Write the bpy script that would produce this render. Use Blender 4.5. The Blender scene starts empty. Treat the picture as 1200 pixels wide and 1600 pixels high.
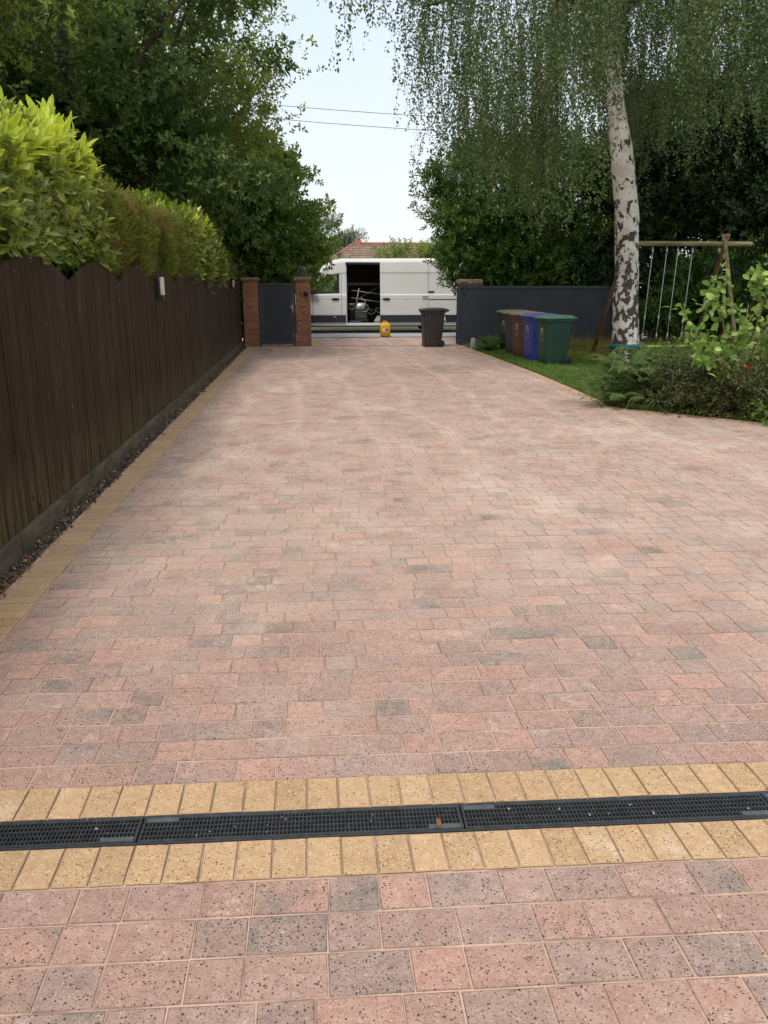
import bpy, math, random
import numpy as np
from mathutils import Vector, Matrix
R_ = math.radians
rng = np.random.default_rng(7); random.seed(7)
scene = bpy.context.scene
C = scene.collection

# ------------------------------------------------------------------ camera, world, sun, exposure
f_px, H = 1290.0, 1.65
ph = math.atan(353/f_px); th = math.atan(120/f_px*math.cos(ph))
Fw = Vector((math.sin(th)*math.cos(ph), math.cos(th)*math.cos(ph), -math.sin(ph)))
Rt = Vector((math.cos(th), -math.sin(th), 0)); Up = Rt.cross(Fw)
cam = bpy.data.cameras.new('camera'); co = bpy.data.objects.new('camera', cam); C.objects.link(co)
cam.sensor_fit = 'VERTICAL'; cam.sensor_height = 24; cam.lens = 24*f_px/1600
cam.clip_start = 0.05; cam.clip_end = 2000
co.matrix_world = Matrix(((Rt.x, Up.x, -Fw.x, 0), (Rt.y, Up.y, -Fw.y, 0), (Rt.z, Up.z, -Fw.z, H), (0, 0, 0, 1)))
scene.camera = co
scene.render.resolution_x = 768; scene.render.resolution_y = 1024

SUN_EL, SUN_AZ = R_(56), R_(205)          # azimuth clockwise from +Y
w = bpy.data.worlds.new('World'); scene.world = w; w.use_nodes = True
nt = w.node_tree; nt.nodes.clear()
def N(nt, t, **k):
    n = nt.nodes.new(t)
    for a, b in k.items(): setattr(n, a, b)
    return n
out = N(nt, 'ShaderNodeOutputWorld'); bg = N(nt, 'ShaderNodeBackground')
sky = N(nt, 'ShaderNodeTexSky', sky_type='NISHITA', sun_disc=False, sun_elevation=SUN_EL, sun_rotation=SUN_AZ, air_density=1.2, dust_density=2.5)
sc = N(nt, 'ShaderNodeVectorMath', operation='SCALE'); sc.inputs['Scale'].default_value = 0.2
nt.links.new(sky.outputs[0], sc.inputs[0])
tc = N(nt, 'ShaderNodeTexCoord'); sx = N(nt, 'ShaderNodeSeparateXYZ'); nt.links.new(tc.outputs['Generated'], sx.inputs[0])
cl = N(nt, 'ShaderNodeTexNoise'); cl.inputs['Scale'].default_value = 1.8; cl.inputs['Detail'].default_value = 3
mp = N(nt, 'ShaderNodeMapping'); mp.inputs['Scale'].default_value = (1, 1, 3); nt.links.new(tc.outputs['Generated'], mp.inputs[0]); nt.links.new(mp.outputs[0], cl.inputs['Vector'])
ma = N(nt, 'ShaderNodeMath', operation='MULTIPLY_ADD'); ma.inputs[1].default_value = 0.16
nt.links.new(cl.outputs['Fac'], ma.inputs[0]); nt.links.new(sx.outputs['Z'], ma.inputs[2])
rp = N(nt, 'ShaderNodeValToRGB'); nt.links.new(ma.outputs[0], rp.inputs[0])
e = rp.color_ramp.elements
e[0].position = 0.08; e[0].color = (8.2, 8.3, 8.3, 1)
e[1].position = 1.0; e[1].color = (9.0, 8.9, 8.8, 1)
for p, c in ((0.20, (7.7, 8.1, 8.3, 1)), (0.31, (7.0, 7.9, 8.8, 1)), (0.42, (6.5, 7.5, 8.5, 1)), (0.6, (7.8, 8.1, 8.4, 1))):
    q = e.new(p); q.color = c
add = N(nt, 'ShaderNodeVectorMath', operation='ADD'); nt.links.new(sc.outputs[0], add.inputs[0]); nt.links.new(rp.outputs[0], add.inputs[1])
nt.links.new(add.outputs[0], bg.inputs[0]); bg.inputs[1].default_value = 0.1
nt.links.new(bg.outputs[0], out.inputs[0])
sl = bpy.data.lights.new('sun', 'SUN'); so = bpy.data.objects.new('sun', sl); C.objects.link(so)
sl.energy = 2.0; sl.angle = R_(14); sl.color = (1, 0.95, 0.88)
sd = Vector((math.sin(SUN_AZ)*math.cos(SUN_EL), math.cos(SUN_AZ)*math.cos(SUN_EL), math.sin(SUN_EL)))
so.rotation_euler = sd.to_track_quat('Z', 'Y').to_euler()
vs = scene.view_settings; vs.view_transform = 'Standard'; vs.look = 'None'; vs.gamma = 1; vs.exposure = 0.16; vs.use_curve_mapping = False

# ------------------------------------------------------------------ helpers
def props(o, label=None, cat=None, group=None, kind=None):
    if label: o['label'] = label
    if cat: o['category'] = cat
    if group: o['group'] = group
    if kind: o['kind'] = kind
    return o
def thing(name, label, cat, loc=(0, 0, 0), rz=0, group=None):
    o = bpy.data.objects.new(name, None); C.objects.link(o); o.location = loc; o.rotation_euler = (0, 0, rz)
    o.empty_display_size = 0.1
    return props(o, label, cat, group)
def link(name, me, m, parent=None):
    o = bpy.data.objects.new(name, me); C.objects.link(o)
    if m is not None:
        for x in (m if isinstance(m, (list, tuple)) else [m]): me.materials.append(x)
    if parent: o.parent = parent
    return o
def copy_tree(o, parent=None):
    c = o.copy(); C.objects.link(c)
    if parent: c.parent = parent
    for ch in [x for x in bpy.data.objects if x.parent == o]: copy_tree(ch, c)
    return c
def npmesh(name, V, T, smooth=False, attr=None):
    V = np.asarray(V, np.float32); T = np.asarray(T, np.int32); k = T.shape[1]
    me = bpy.data.meshes.new(name); me.vertices.add(len(V)); me.vertices.foreach_set('co', V.ravel())
    me.loops.add(T.size); me.loops.foreach_set('vertex_index', T.ravel())
    me.polygons.add(len(T)); me.polygons.foreach_set('loop_start', np.arange(0, T.size, k, dtype=np.int32))
    me.polygons.foreach_set('loop_total', np.full(len(T), k, np.int32))
    me.polygons.foreach_set('use_smooth', np.full(len(T), bool(smooth)))
    me.update(calc_edges=True); me.validate()
    if attr is not None:
        a = me.color_attributes.new('tone', 'FLOAT_COLOR', 'POINT'); a.data.foreach_set('color', np.asarray(attr, np.float32).ravel())
    return me
class MB:
    def __init__(s): s.v = []; s.f = []
    def add(s, v, f):
        b = len(s.v); s.v += [tuple(p) for p in v]; s.f += [tuple(b+i for i in q) for q in f]; return s
    def box(s, x0, x1, y0, y1, z0, z1, M=None):
        v = [(x, y, z) for z in (z0, z1) for (x, y) in ((x0, y0), (x1, y0), (x1, y1), (x0, y1))]
        if M is not None: v = [tuple(M @ Vector(p)) for p in v]
        return s.add(v, [(3, 2, 1, 0), (4, 5, 6, 7), (0, 1, 5, 4), (1, 2, 6, 5), (2, 3, 7, 6), (3, 0, 4, 7)])
    def tube(s, pts, rad, n=8, cap=True):
        pts = [Vector(p) for p in pts]; rad = rad if isinstance(rad, (list, tuple)) else [rad]*len(pts)
        b = len(s.v); prev = None
        for i, p in enumerate(pts):
            d = (pts[min(i+1, len(pts)-1)] - pts[max(i-1, 0)]).normalized()
            if prev is None: a = d.orthogonal().normalized()
            else: a = (prev - d*prev.dot(d)).normalized()
            prev = a; c = d.cross(a)
            for j in range(n):
                t = 2*math.pi*j/n; s.v.append(tuple(p + (a*math.cos(t)+c*math.sin(t))*rad[i]))
        for i in range(len(pts)-1):
            for j in range(n):
                k = (j+1) % n; s.f.append((b+i*n+j, b+i*n+k, b+(i+1)*n+k, b+(i+1)*n+j))
        if cap:
            s.f.append(tuple(b+j for j in range(n))[::-1]); s.f.append(tuple(b+(len(pts)-1)*n+j for j in range(n)))
        return s
    def loft(s, rings, cap=True):
        b = len(s.v); n = len(rings[0])
        for r in rings: s.v += [tuple(p) for p in r]
        for i in range(len(rings)-1):
            for j in range(n):
                k = (j+1) % n; s.f.append((b+i*n+j, b+i*n+k, b+(i+1)*n+k, b+(i+1)*n+j))
        if cap:
            s.f.append(tuple(b+j for j in range(n))[::-1]); s.f.append(tuple(b+(len(rings)-1)*n+j for j in range(n)))
        return s
    def build(s, name, m, parent=None, smooth=False, bevel=0, seg=2):
        me = bpy.data.meshes.new(name); me.from_pydata(s.v, [], s.f); me.update()
        if smooth: me.polygons.foreach_set('use_smooth', np.ones(len(me.polygons), bool))
        o = link(name, me, m, parent)
        if bevel:
            md = o.modifiers.new('bevel', 'BEVEL'); md.width = bevel; md.segments = seg; md.limit_method = 'ANGLE'; md.angle_limit = R_(35)
        return o
def rrect(cx, cy, hx, hy, r, z, n=4):
    P = []
    for (sx_, sy_, a0) in ((1, 1, 0), (-1, 1, 90), (-1, -1, 180), (1, -1, 270)):
        for i in range(n+1):
            a = R_(a0+90*i/n); P.append((cx+sx_*(hx-r)+r*math.cos(a), cy+sy_*(hy-r)+r*math.sin(a), z))
    return P

# ------------------------------------------------------------------ materials
MATS = {}
def newmat(name):
    m = bpy.data.materials.new(name); m.use_nodes = True; m.node_tree.nodes.clear(); return m, m.node_tree
class G:
    """tiny node-graph builder"""
    def __init__(s, name): s.m, s.t = newmat(name); s.L = s.t.links; s.out = N(s.t, 'ShaderNodeOutputMaterial')
    def put(s, sock, v):
        if v is None: return
        if hasattr(v, 'links') or isinstance(v, bpy.types.NodeSocket): s.L.new(v, sock)
        else: sock.default_value = (*v, 1) if (isinstance(v, tuple) and len(v) == 3 and sock.type == 'RGBA') else v
    def pos(s, kind='Object', scale=(1, 1, 1)):
        t = N(s.t, 'ShaderNodeTexCoord'); m = N(s.t, 'ShaderNodeMapping'); m.inputs['Scale'].default_value = scale
        s.L.new(t.outputs[kind], m.inputs[0]); return m.outputs[0]
    def noise(s, sc, det=3, vec=None, rough=.55, dist=0):
        n = N(s.t, 'ShaderNodeTexNoise'); n.inputs['Scale'].default_value = sc; n.inputs['Detail'].default_value = det
        n.inputs['Roughness'].default_value = rough; n.inputs['Distortion'].default_value = dist
        s.L.new(vec if vec is not None else s.pos(), n.inputs['Vector']); return n.outputs['Fac']
    def vor(s, sc, vec=None, feat='F1', out='Distance'):
        n = N(s.t, 'ShaderNodeTexVoronoi', feature=feat); n.inputs['Scale'].default_value = sc
        s.L.new(vec if vec is not None else s.pos(), n.inputs['Vector']); return n.outputs[out]
    def math(s, op, a, b=0.5, c=None, clamp=False):
        n = N(s.t, 'ShaderNodeMath', operation=op, use_clamp=clamp)
        s.put(n.inputs[0], a); s.put(n.inputs[1], b)
        if c is not None: s.put(n.inputs[2], c)
        return n.outputs[0]
    def rng(s, v, a, b, lo=0., hi=1.):
        n = N(s.t, 'ShaderNodeMapRange', interpolation_type='SMOOTHSTEP'); s.put(n.inputs[0], v)
        for i, x in enumerate((a, b, lo, hi)): n.inputs[i+1].default_value = x
        return n.outputs[0]
    def mix(s, f, a, b, mode='MIX'):
        n = N(s.t, 'ShaderNodeMix', data_type='RGBA', blend_type=mode); s.put(n.inputs[0], f); s.put(n.inputs[6], a); s.put(n.inputs[7], b); return n.outputs[2]
    def attr(s, name, comp=None):
        n = N(s.t, 'ShaderNodeAttribute', attribute_name=name)
        if comp is None: return n.outputs['Color']
        x = N(s.t, 'ShaderNodeSeparateColor'); s.L.new(n.outputs['Color'], x.inputs[0]); return x.outputs[comp]
    def xyz(s, vec, i):
        n = N(s.t, 'ShaderNodeSeparateXYZ'); s.L.new(vec, n.inputs[0]); return n.outputs[i]
    def comb(s, x, y, z=0.):
        n = N(s.t, 'ShaderNodeCombineXYZ'); s.put(n.inputs[0], x); s.put(n.inputs[1], y); s.put(n.inputs[2], z); return n.outputs[0]
    def bump(s, h, d=.01, st=.5):
        n = N(s.t, 'ShaderNodeBump'); n.inputs['Distance'].default_value = d; n.inputs['Strength'].default_value = st; s.L.new(h, n.inputs['Height']); return n.outputs[0]
    def bsdf(s, col, rough=.7, bump=None, metal=0, spec=.5, alpha=None):
        b = N(s.t, 'ShaderNodeBsdfPrincipled'); s.put(b.inputs['Base Color'], col); s.put(b.inputs['Roughness'], rough)
        b.inputs['Metallic'].default_value = metal; b.inputs['Specular IOR Level'].default_value = spec
        if bump is not None: s.L.new(bump, b.inputs['Normal'])
        return b.outputs[0]
    def done(s, sh): s.L.new(sh, s.out.inputs[0]); return s.m
def simple(name, col, rough=.6, var=.15, sc=8, metal=0, spec=.5, bump=0, stretch=(1, 1, 1)):
    g = G(name); n = g.noise(sc, 4, g.pos('Object', stretch)); c2 = tuple(x*(1-var) for x in col); c1 = tuple(min(1, x*(1+var)) for x in col)
    c = g.mix(g.rng(n, .3, .7), c2, c1)
    return g.done(g.bsdf(c, rough, g.bump(n, .01, bump) if bump else None, metal, spec))
def leafmat(name, dark, light, transl=.3, rough=.45, spec=.35, accent=None, accent_amt=.05, patch=None, psc=.7):
    g = G(name); geo = N(g.t, 'ShaderNodeNewGeometry'); r = geo.outputs['Random Per Island']
    big = g.noise(psc, 2)
    v = g.math('ADD', g.math('MULTIPLY', r, .65), g.math('MULTIPLY', g.rng(big, .35, .65), .35))
    c = g.mix(v, dark, light)
    if patch: c = g.mix(g.rng(g.noise(1.3, 3), .54, .64), c, patch)
    if accent: c = g.mix(g.math('GREATER_THAN', g.math('FRACT', g.math('MULTIPLY', r, 37.1)), 1-accent_amt), c, accent)
    b = g.bsdf(c, rough, None, 0, spec)
    t = N(g.t, 'ShaderNodeBsdfTranslucent'); g.put(t.inputs[0], g.mix(.5, c, tuple(min(1, x*1.6) for x in light)))
    m = N(g.t, 'ShaderNodeMixShader'); m.inputs[0].default_value = transl; g.L.new(b, m.inputs[1]); g.L.new(t.outputs[0], m.inputs[2])
    return g.done(m.outputs[0])

def paver_mat(name, cols, grey, speck=True, gold=False):
    g = G(name); P = g.pos(); a = N(g.t, 'ShaderNodeAttribute', attribute_name='tone'); sp = N(g.t, 'ShaderNodeSeparateColor'); g.L.new(a.outputs['Color'], sp.inputs[0])
    tr, tg, tb = sp.outputs[0], sp.outputs[1], sp.outputs[2]
    shift = N(g.t, 'ShaderNodeVectorMath', operation='ADD'); g.L.new(P, shift.inputs[0]); sc2 = N(g.t, 'ShaderNodeVectorMath', operation='SCALE'); g.L.new(a.outputs['Color'], sc2.inputs[0]); sc2.inputs['Scale'].default_value = 13
    g.L.new(sc2.outputs[0], shift.inputs[1]); PB = shift.outputs[0]          # pattern breaks at every block
    n1 = g.noise(5.5, 3, PB); n2 = g.noise(28, 4, PB); n3 = g.noise(140, 3, P)
    base = g.mix(tb, cols[0], cols[1])
    if not gold:
        gy = g.rng(g.math('ADD', tr, g.math('MULTIPLY', g.math('SUBTRACT', n1, .5), 1.5)), .66, 1.25)
        base = g.mix(gy, base, grey)
    base = g.mix(g.rng(n2, .3, .72), g.mix(.16, base, (.05, .04, .035)), g.mix(.1, base, (.8, .7, .6)))
    base = g.mix(g.math('MULTIPLY', tg, .28), base, (.16, .12, .10) if not gold else (.33, .21, .09))
    # exposed aggregate
    nd = N(g.t, 'ShaderNodeTexNoise'); nd.inputs['Scale'].default_value = 210; nd.inputs['Detail'].default_value = 1; g.L.new(P, nd.inputs['Vector'])
    ndv = N(g.t, 'ShaderNodeVectorMath', operation='MULTIPLY_ADD'); g.L.new(nd.outputs['Color'], ndv.inputs[0]); ndv.inputs[1].default_value = (.009, .009, 0)
    g.L.new(PB, ndv.inputs[2]); wob = ndv.outputs[0]
    v = N(g.t, 'ShaderNodeTexVoronoi'); v.inputs['Scale'].default_value = 120; g.L.new(wob, v.inputs['Vector'])
    vc = N(g.t, 'ShaderNodeSeparateColor'); g.L.new(v.outputs['Color'], vc.inputs[0])
    dens = g.math('ADD', g.math('MULTIPLY', tr, .35), g.rng(n2, .35, .65, -.05, .22))
    isb = g.math('LESS_THAN', vc.outputs[0], g.math('ADD', g.math('ADD', dens, g.math('MULTIPLY', tg, .24)), .12 if not gold else .0))
    dot = g.math('LESS_THAN', v.outputs['Distance'], g.math('ADD', g.math('MULTIPLY', vc.outputs[1], .26), .14))
    base = g.mix(g.math('MULTIPLY', g.math('MULTIPLY', isb, dot), .93), base, (.035, .033, .033) if not gold else (.12, .07, .035))
    v2 = N(g.t, 'ShaderNodeTexVoronoi'); v2.inputs['Scale'].default_value = 150; g.L.new(wob, v2.inputs['Vector'])
    vc2 = N(g.t, 'ShaderNodeSeparateColor'); g.L.new(v2.outputs['Color'], vc2.inputs[0])
    lt = g.math('MULTIPLY', g.math('LESS_THAN', vc2.outputs[0], .24 if not gold else .45), g.math('LESS_THAN', v2.outputs['Distance'], .34))
    base = g.mix(g.math('MULTIPLY', lt, .5 if not gold else .6), base, (.62, .5, .42) if not gold else (.82, .62, .36))
    v3 = N(g.t, 'ShaderNodeTexVoronoi'); v3.inputs['Scale'].default_value = 260; g.L.new(wob, v3.inputs['Vector'])
    vc3 = N(g.t, 'ShaderNodeSeparateColor'); g.L.new(v3.outputs['Color'], vc3.inputs[0])
    fin = g.math('MULTIPLY', g.math('LESS_THAN', vc3.outputs[0], .34), g.math('LESS_THAN', v3.outputs['Distance'], .38))
    base = g.mix(g.math('MULTIPLY', fin, .9 if not gold else .35), base, (.09, .07, .065) if not gold else (.25, .15, .07))
    # efflorescence blotches
    ef = g.math('MULTIPLY', g.rng(g.noise(9, 4, PB, .7), .60, .70), g.rng(n3, .42, .62))
    base = g.mix(g.math('MULTIPLY', ef, .55 if not gold else .35), base, (.72, .62, .55))
    # brushed-in jointing sand left lying on the blocks
    yy = g.xyz(P, 1)
    far = g.math('SUBTRACT', g.rng(yy, 2.3, 5.5, .06, .40), g.rng(yy, 6, 13, 0, .06))
    streak = g.noise(.9, 5, g.pos('Object', (1, .55, 1)), .6, .4)
    xx = g.xyz(P, 0)
    wob1 = g.math('MULTIPLY', g.noise(.25, 2), 1.2)
    trk = g.math('ABSOLUTE', g.math('SUBTRACT', g.math('PINGPONG', g.math('ADD', xx, wob1), .85), .42))
    track = g.math('MULTIPLY', g.rng(trk, .0, .14, 1, 0), g.rng(yy, 5, 10, 0, .16))
    ds = g.math('ADD', g.math('ADD', g.math('MULTIPLY', g.rng(streak, .5, .78), .55), track), g.math('MULTIPLY', far, g.math('MULTIPLY', g.rng(g.noise(2.3, 5), .2, .6), g.rng(n3, .25, .6, .6, 1))), clamp=True)
    ds = g.math('MULTIPLY', ds, g.rng(v.outputs['Distance'], .1, .5, .65, 1))
    dotm = g.math('MULTIPLY', isb, dot)
    stn = g.math('MULTIPLY', g.math('LESS_THAN', g.vor(1.1, P), .026), .75); base = g.mix(stn, base, (.05, .045, .04))
    sv = g.rng(g.noise(1.5, 5, P, .65), .60, .74, 0, .5); base = g.mix(sv, base, (.80, .66, .52))
    base = g.mix(ds, base, (.68, .545, .445) if not gold else (.58, .41, .26))
    edge_shade = g.math('MULTIPLY', g.math('SUBTRACT', 1., a.outputs['Alpha']), g.rng(g.noise(3.5, 4, P), .3, .6, .25, .95)); base = g.mix(edge_shade, base, (.15, .10, .08) if not gold else (.36, .24, .14))  # joint recess shadow, with some dirt, painted into the bevel colour
    base = g.mix(g.math('MULTIPLY', dotm, .8), base, (.05, .045, .042) if not gold else (.16, .10, .05))
    return g.done(g.bsdf(base, .85, g.bump(g.math('ADD', n3, g.math('MULTIPLY', n2, .8)), .004, .6), 0, .25))

M = {}
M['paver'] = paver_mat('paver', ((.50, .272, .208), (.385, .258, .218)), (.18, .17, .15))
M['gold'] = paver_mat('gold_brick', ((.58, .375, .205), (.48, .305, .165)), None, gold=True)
g = G('joint_sand'); n = g.noise(60, 4); M['sand'] = g.done(g.bsdf(g.mix(g.rng(g.noise(4, 3), .4, .7), g.mix(n, (.46, .31, .23), (.68, .50, .38)), g.mix(n, (.24, .15, .12), (.36, .25, .19))), .95, None, 0, .1))
M['soil'] = simple('soil', (.17, .13, .09), .95, .5, 14, bump=.6)
g = G('asphalt'); n = g.noise(90, 3); M['asphalt'] = g.done(g.bsdf(g.mix(g.noise(1.2, 4), g.mix(n, (.25, .26, .26), (.36, .365, .365)), g.mix(n, (.31, .315, .31), (.42, .42, .41))), .9, g.bump(n, .004, .5)))
M['tar'] = simple('tar_gutter', (.05, .045, .04), .9, .3, 20)
M['kerb'] = simple('kerb_stone', (.34, .31, .27), .85, .2, 12, bump=.3)
M['verge'] = simple('verge', (.085, .07, .04), .95, .4, 6, bump=.5)
M['meadow'] = simple('meadow', (.06, .09, .025), .95, .4, 2, bump=.5)
g = G('lawn_soil'); M['lawn'] = g.done(g.bsdf(g.mix(g.rng(g.noise(7, 4), .35, .65), (.022, .036, .010), (.045, .06, .02)), .95))
# fence timber: dark stained, streaked with algae
g = G('fence_timber'); P = g.pos('Object', (1, 1, .06)); a = g.attr('tone', 0)
grain = g.noise(38, 5, P, .6); wide = g.noise(1.1, 3); al = g.math('MULTIPLY', g.rng(g.noise(5, 5, g.pos('Object', (1, 1, .12)), .6), .50, .78), g.rng(wide, .42, .66))
low = g.rng(g.xyz(g.pos(), 2), .7, .12, 0, .8)
c = g.mix(g.rng(grain, .3, .7), (.024, .0145, .009), (.047, .030, .019)); c = g.mix(g.math('MULTIPLY', a, .25), c, (.085, .055, .036))
c = g.mix(g.math('MULTIPLY', al, .55), c, (.13, .115, .035)); c = g.mix(g.math('MULTIPLY', low, g.rng(grain, .35, .65)), c, (.11, .088, .04))
kn = g.vor(6.5, g.pos('Object', (1, 1, .6))); c = g.mix(g.math('LESS_THAN', kn, .085), c, (.012, .009, .008))
chip = g.math('MULTIPLY', g.math('GREATER_THAN', g.noise(26, 2, g.pos('Object', (1, 1, .3))), .74), .6); c = g.mix(chip, c, (.22, .18, .14))
M['fence'] = g.done(g.bsdf(c, .85, g.bump(grain, .003, .5), 0, .08))
g = G('gravel_board'); n = g.noise(12, 5, g.pos('Object', (1, .3, 1))); M['gboard'] = g.done(g.bsdf(g.mix(g.rng(n, .35, .65), (.045, .036, .021), (.10, .08, .048)), .85, g.bump(n, .005, .5)))
g = G('pebble'); geo = N(g.t, 'ShaderNodeNewGeometry'); r = geo.outputs['Random Per Island']
cr = N(g.t, 'ShaderNodeValToRGB'); g.L.new(r, cr.inputs[0]); ee = cr.color_ramp.elements; ee[0].color = (.02, .018, .015, 1); ee[1].color = (.5, .42, .33, 1); q = ee.new(.6); q.color = (.07, .055, .04, 1); q = ee.new(.86); q.color = (.17, .12, .08, 1)
M['pebble'] = g.done(g.bsdf(cr.outputs[0], .75))
# brick
def brickmat(name, c1, c2, mortar, bw=.225, bh=.075, ms=.009):
    g = G(name); P = g.pos(); v = g.comb(g.math('ADD', g.xyz(P, 0), g.xyz(P, 1)), g.xyz(P, 2))
    b = N(g.t, 'ShaderNodeTexBrick'); g.L.new(v, b.inputs['Vector']); b.inputs['Scale'].default_value = 1; b.inputs['Brick Width'].default_value = bw; b.inputs['Row Height'].default_value = bh; b.inputs['Mortar Size'].default_value = ms; b.inputs['Bias'].default_value = 0
    b.inputs['Color1'].default_value = (*c1, 1); b.inputs['Color2'].default_value = (*c2, 1); b.inputs['Mortar'].default_value = (*mortar, 1)
    n = g.noise(22, 5); c = g.mix(g.rng(n, .3, .75), g.mix(.35, b.outputs[0], (.05, .03, .02)), b.outputs[0])
    c = g.mix(g.math('MULTIPLY', g.rng(g.noise(2.2, 4), .55, .7), .5), c, (.09, .085, .05))
    return g.done(g.bsdf(c, .9, g.bump(g.math('SUBTRACT', g.math('MULTIPLY', n, .4), b.outputs['Fac']), .008, .7)))
M['brick'] = brickmat('brick', (.50, .175, .085), (.25, .10, .06), (.30, .22, .15))
M['housebrick'] = brickmat('house_brick', (.36, .16, .09), (.28, .12, .07), (.35, .3, .25))
M['cap'] = simple('cap_stone', (.20, .155, .10), .9, .35, 9, bump=.4)
M['anthracite'] = simple('anthracite_coating', (.030, .037, .044), .45, .12, 3)
M['anthracite2'] = simple('anthracite_sheet', (.022, .027, .033), .55, .2, 1.5)
M['steel'] = simple('steel', (.55, .55, .55), .3, .1, 20, metal=1)
M['galv'] = simple('galvanised', (.45, .46, .46), .5, .2, 30, metal=.7)
M['grate'] = simple('grate_plastic', (.028, .031, .034), .5, .35, 30)
M['gratetab'] = simple('grate_tab', (.075, .082, .088), .45, .2, 30)
M['pit'] = simple('channel_inside', (.006, .006, .006), .9, .3, 20)
M['black'] = simple('black_plastic', (.018, .018, .02), .5, .2, 12)
M['blackmat'] = simple('black_rubber', (.012, .012, .012), .8, .3, 12)
M['white'] = simple('van_paint', (.65, .65, .62), .22, .03, 1.2)
M['clad'] = simple('van_cladding', (.017, .021, .03), .5, .15, 6)
M['vanin'] = simple('van_interior', (.022, .014, .012), .8, .3, 3)
M['alu'] = simple('aluminium', (.33, .33, .32), .5, .2, 12, metal=.5)
M['palestrip'] = simple('pale_strip', (.34, .31, .25), .7, .2, 30)
M['orange'] = simple('marker_lens', (.6, .16, .04), .3, .1)
M['white2'] = simple('white_plastic', (.75, .74, .7), .5, .06, 6)
M['red'] = simple('red_print', (.5, .05, .03), .5, .1)
M['yellow'] = simple('yellow_plastic', (.80, .42, .015), .38, .08, 5)
M['tyre'] = simple('tyre', (.014, .014, .014), .85, .2, 20)
M['blue_toolbox'] = simple('blue_tool_case', (.03, .04, .14), .5, .2, 9)
M['binbrown'] = simple('bin_brown_black', (.030, .022, .019), .5, .2, 7)
M['binbrown2'] = simple('bin_brown', (.11, .048, .026), .5, .15, 7)
M['bingreen'] = simple('bin_green', (.010, .045, .028), .48, .18, 7)
M['bingreenlid_skylit'] = simple('bin_green_lid_skylit', (.09, .19, .12), .55, .25, 14)  # green, brown and blue lids: sky reflection painted in as a paler colour
M['binbrownlid_skylit'] = simple('bin_brown_lid_skylit', (.30, .18, .12), .55, .2, 14)
M['binblue'] = simple('bin_blue', (.028, .050, .27), .45, .12, 7)
M['bluelid_skylit'] = simple('bin_blue_lid_skylit', (.07, .12, .42), .5, .15, 12)
M['bingrey'] = simple('bin_grey', (.045, .045, .045), .55, .15, 7)
M['lampglass'] = simple('lamp_diffuser', (.62, .58, .46), .4, .12, 8)
g = G('timber'); n = g.noise(20, 5, g.pos('Object', (1, 1, .15))); M['timber'] = g.done(g.bsdf(g.mix(g.rng(n, .3, .7), (.15, .10, .05), (.34, .25, .13)), .8, g.bump(n, .004, .5)))
g = G('timber_beam'); n = g.noise(16, 5, g.pos('Object', (.12, 1, 1))); M['beam'] = g.done(g.bsdf(g.mix(g.rng(n, .3, .7), (.20, .16, .07), (.42, .34, .18)), .8, g.bump(n, .004, .5)))
M['timber_red'] = simple('timber_red', (.34, .17, .09), .8, .3, 9)
M['rope'] = simple('rope', (.5, .5, .48), .85, .2, 60)
M['teal'] = simple('teal_pad', (.008, .12, .13), .6, .2, 12)
M['lime'] = simple('lime_web', (.42, .62, .10), .7, .1, 12)
M['concrete'] = simple('concrete', (.42, .42, .40), .9, .2, 9, bump=.4)
M['cable'] = simple('cable', (.10, .11, .12), .6, .1)
M['terracotta'] = simple('terracotta', (.36, .15, .095), .85, .2, 9)
g = G('roof_tile'); P = g.pos(); wv = N(g.t, 'ShaderNodeTexWave', bands_direction='X'); wv.inputs['Scale'].default_value = 1.0/.30*.5*2*math.pi/6.2832*2; g.L.new(P, wv.inputs['Vector'])
n = g.noise(2.5, 5); v = g.vor(3.2, g.pos('Object', (1, .1, 1.2)), out='Color'); vsep = N(g.t, 'ShaderNodeSeparateColor'); g.L.new(v, vsep.inputs[0])
c = g.mix(g.rng(n, .3, .7), (.24, .155, .11), (.36, .25, .185)); c = g.mix(g.math('MULTIPLY', vsep.outputs[0], .35), c, (.2, .13, .09)); M['tile'] = g.done(g.bsdf(c, .85, g.bump(wv.outputs['Fac'], .06, .8)))
# birch bark
g = G('birch_bark'); P = g.pos(); z = g.xyz(P, 2)
n = g.noise(7.0, 6, g.pos('Object', (1, 1, .75)), .58, .4); fine = g.noise(40, 3, g.pos('Object', (1, 1, 2.5)))
thr = g.rng(z, .5, 5.5, .485, .60)
dk = g.rng(g.math('SUBTRACT', n, thr), -.015, .02)
lent = g.math('GREATER_THAN', g.noise(26, 2, g.pos('Object', (.35, .35, 3.2))), .68)
wh = g.mix(g.rng(g.noise(3, 4), .35, .7), (.76, .71, .63), (.55, .49, .42)); wh = g.mix(g.math('MULTIPLY', lent, .6), wh, (.14, .11, .09))
c = g.mix(dk, wh, g.mix(fine, (.03, .022, .016), (.11, .085, .06)))
M['birch'] = g.done(g.bsdf(c, .85, g.bump(g.math('SUBTRACT', g.math('MULTIPLY', fine, .3), dk), .02, .7)))
M['bark'] = simple('bark', (.075, .058, .042), .9, .4, 9, bump=.7, stretch=(1, 1, .2))
M['birchtwig'] = simple('birch_twig', (.07, .05, .04), .9, .3, 9)
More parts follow.
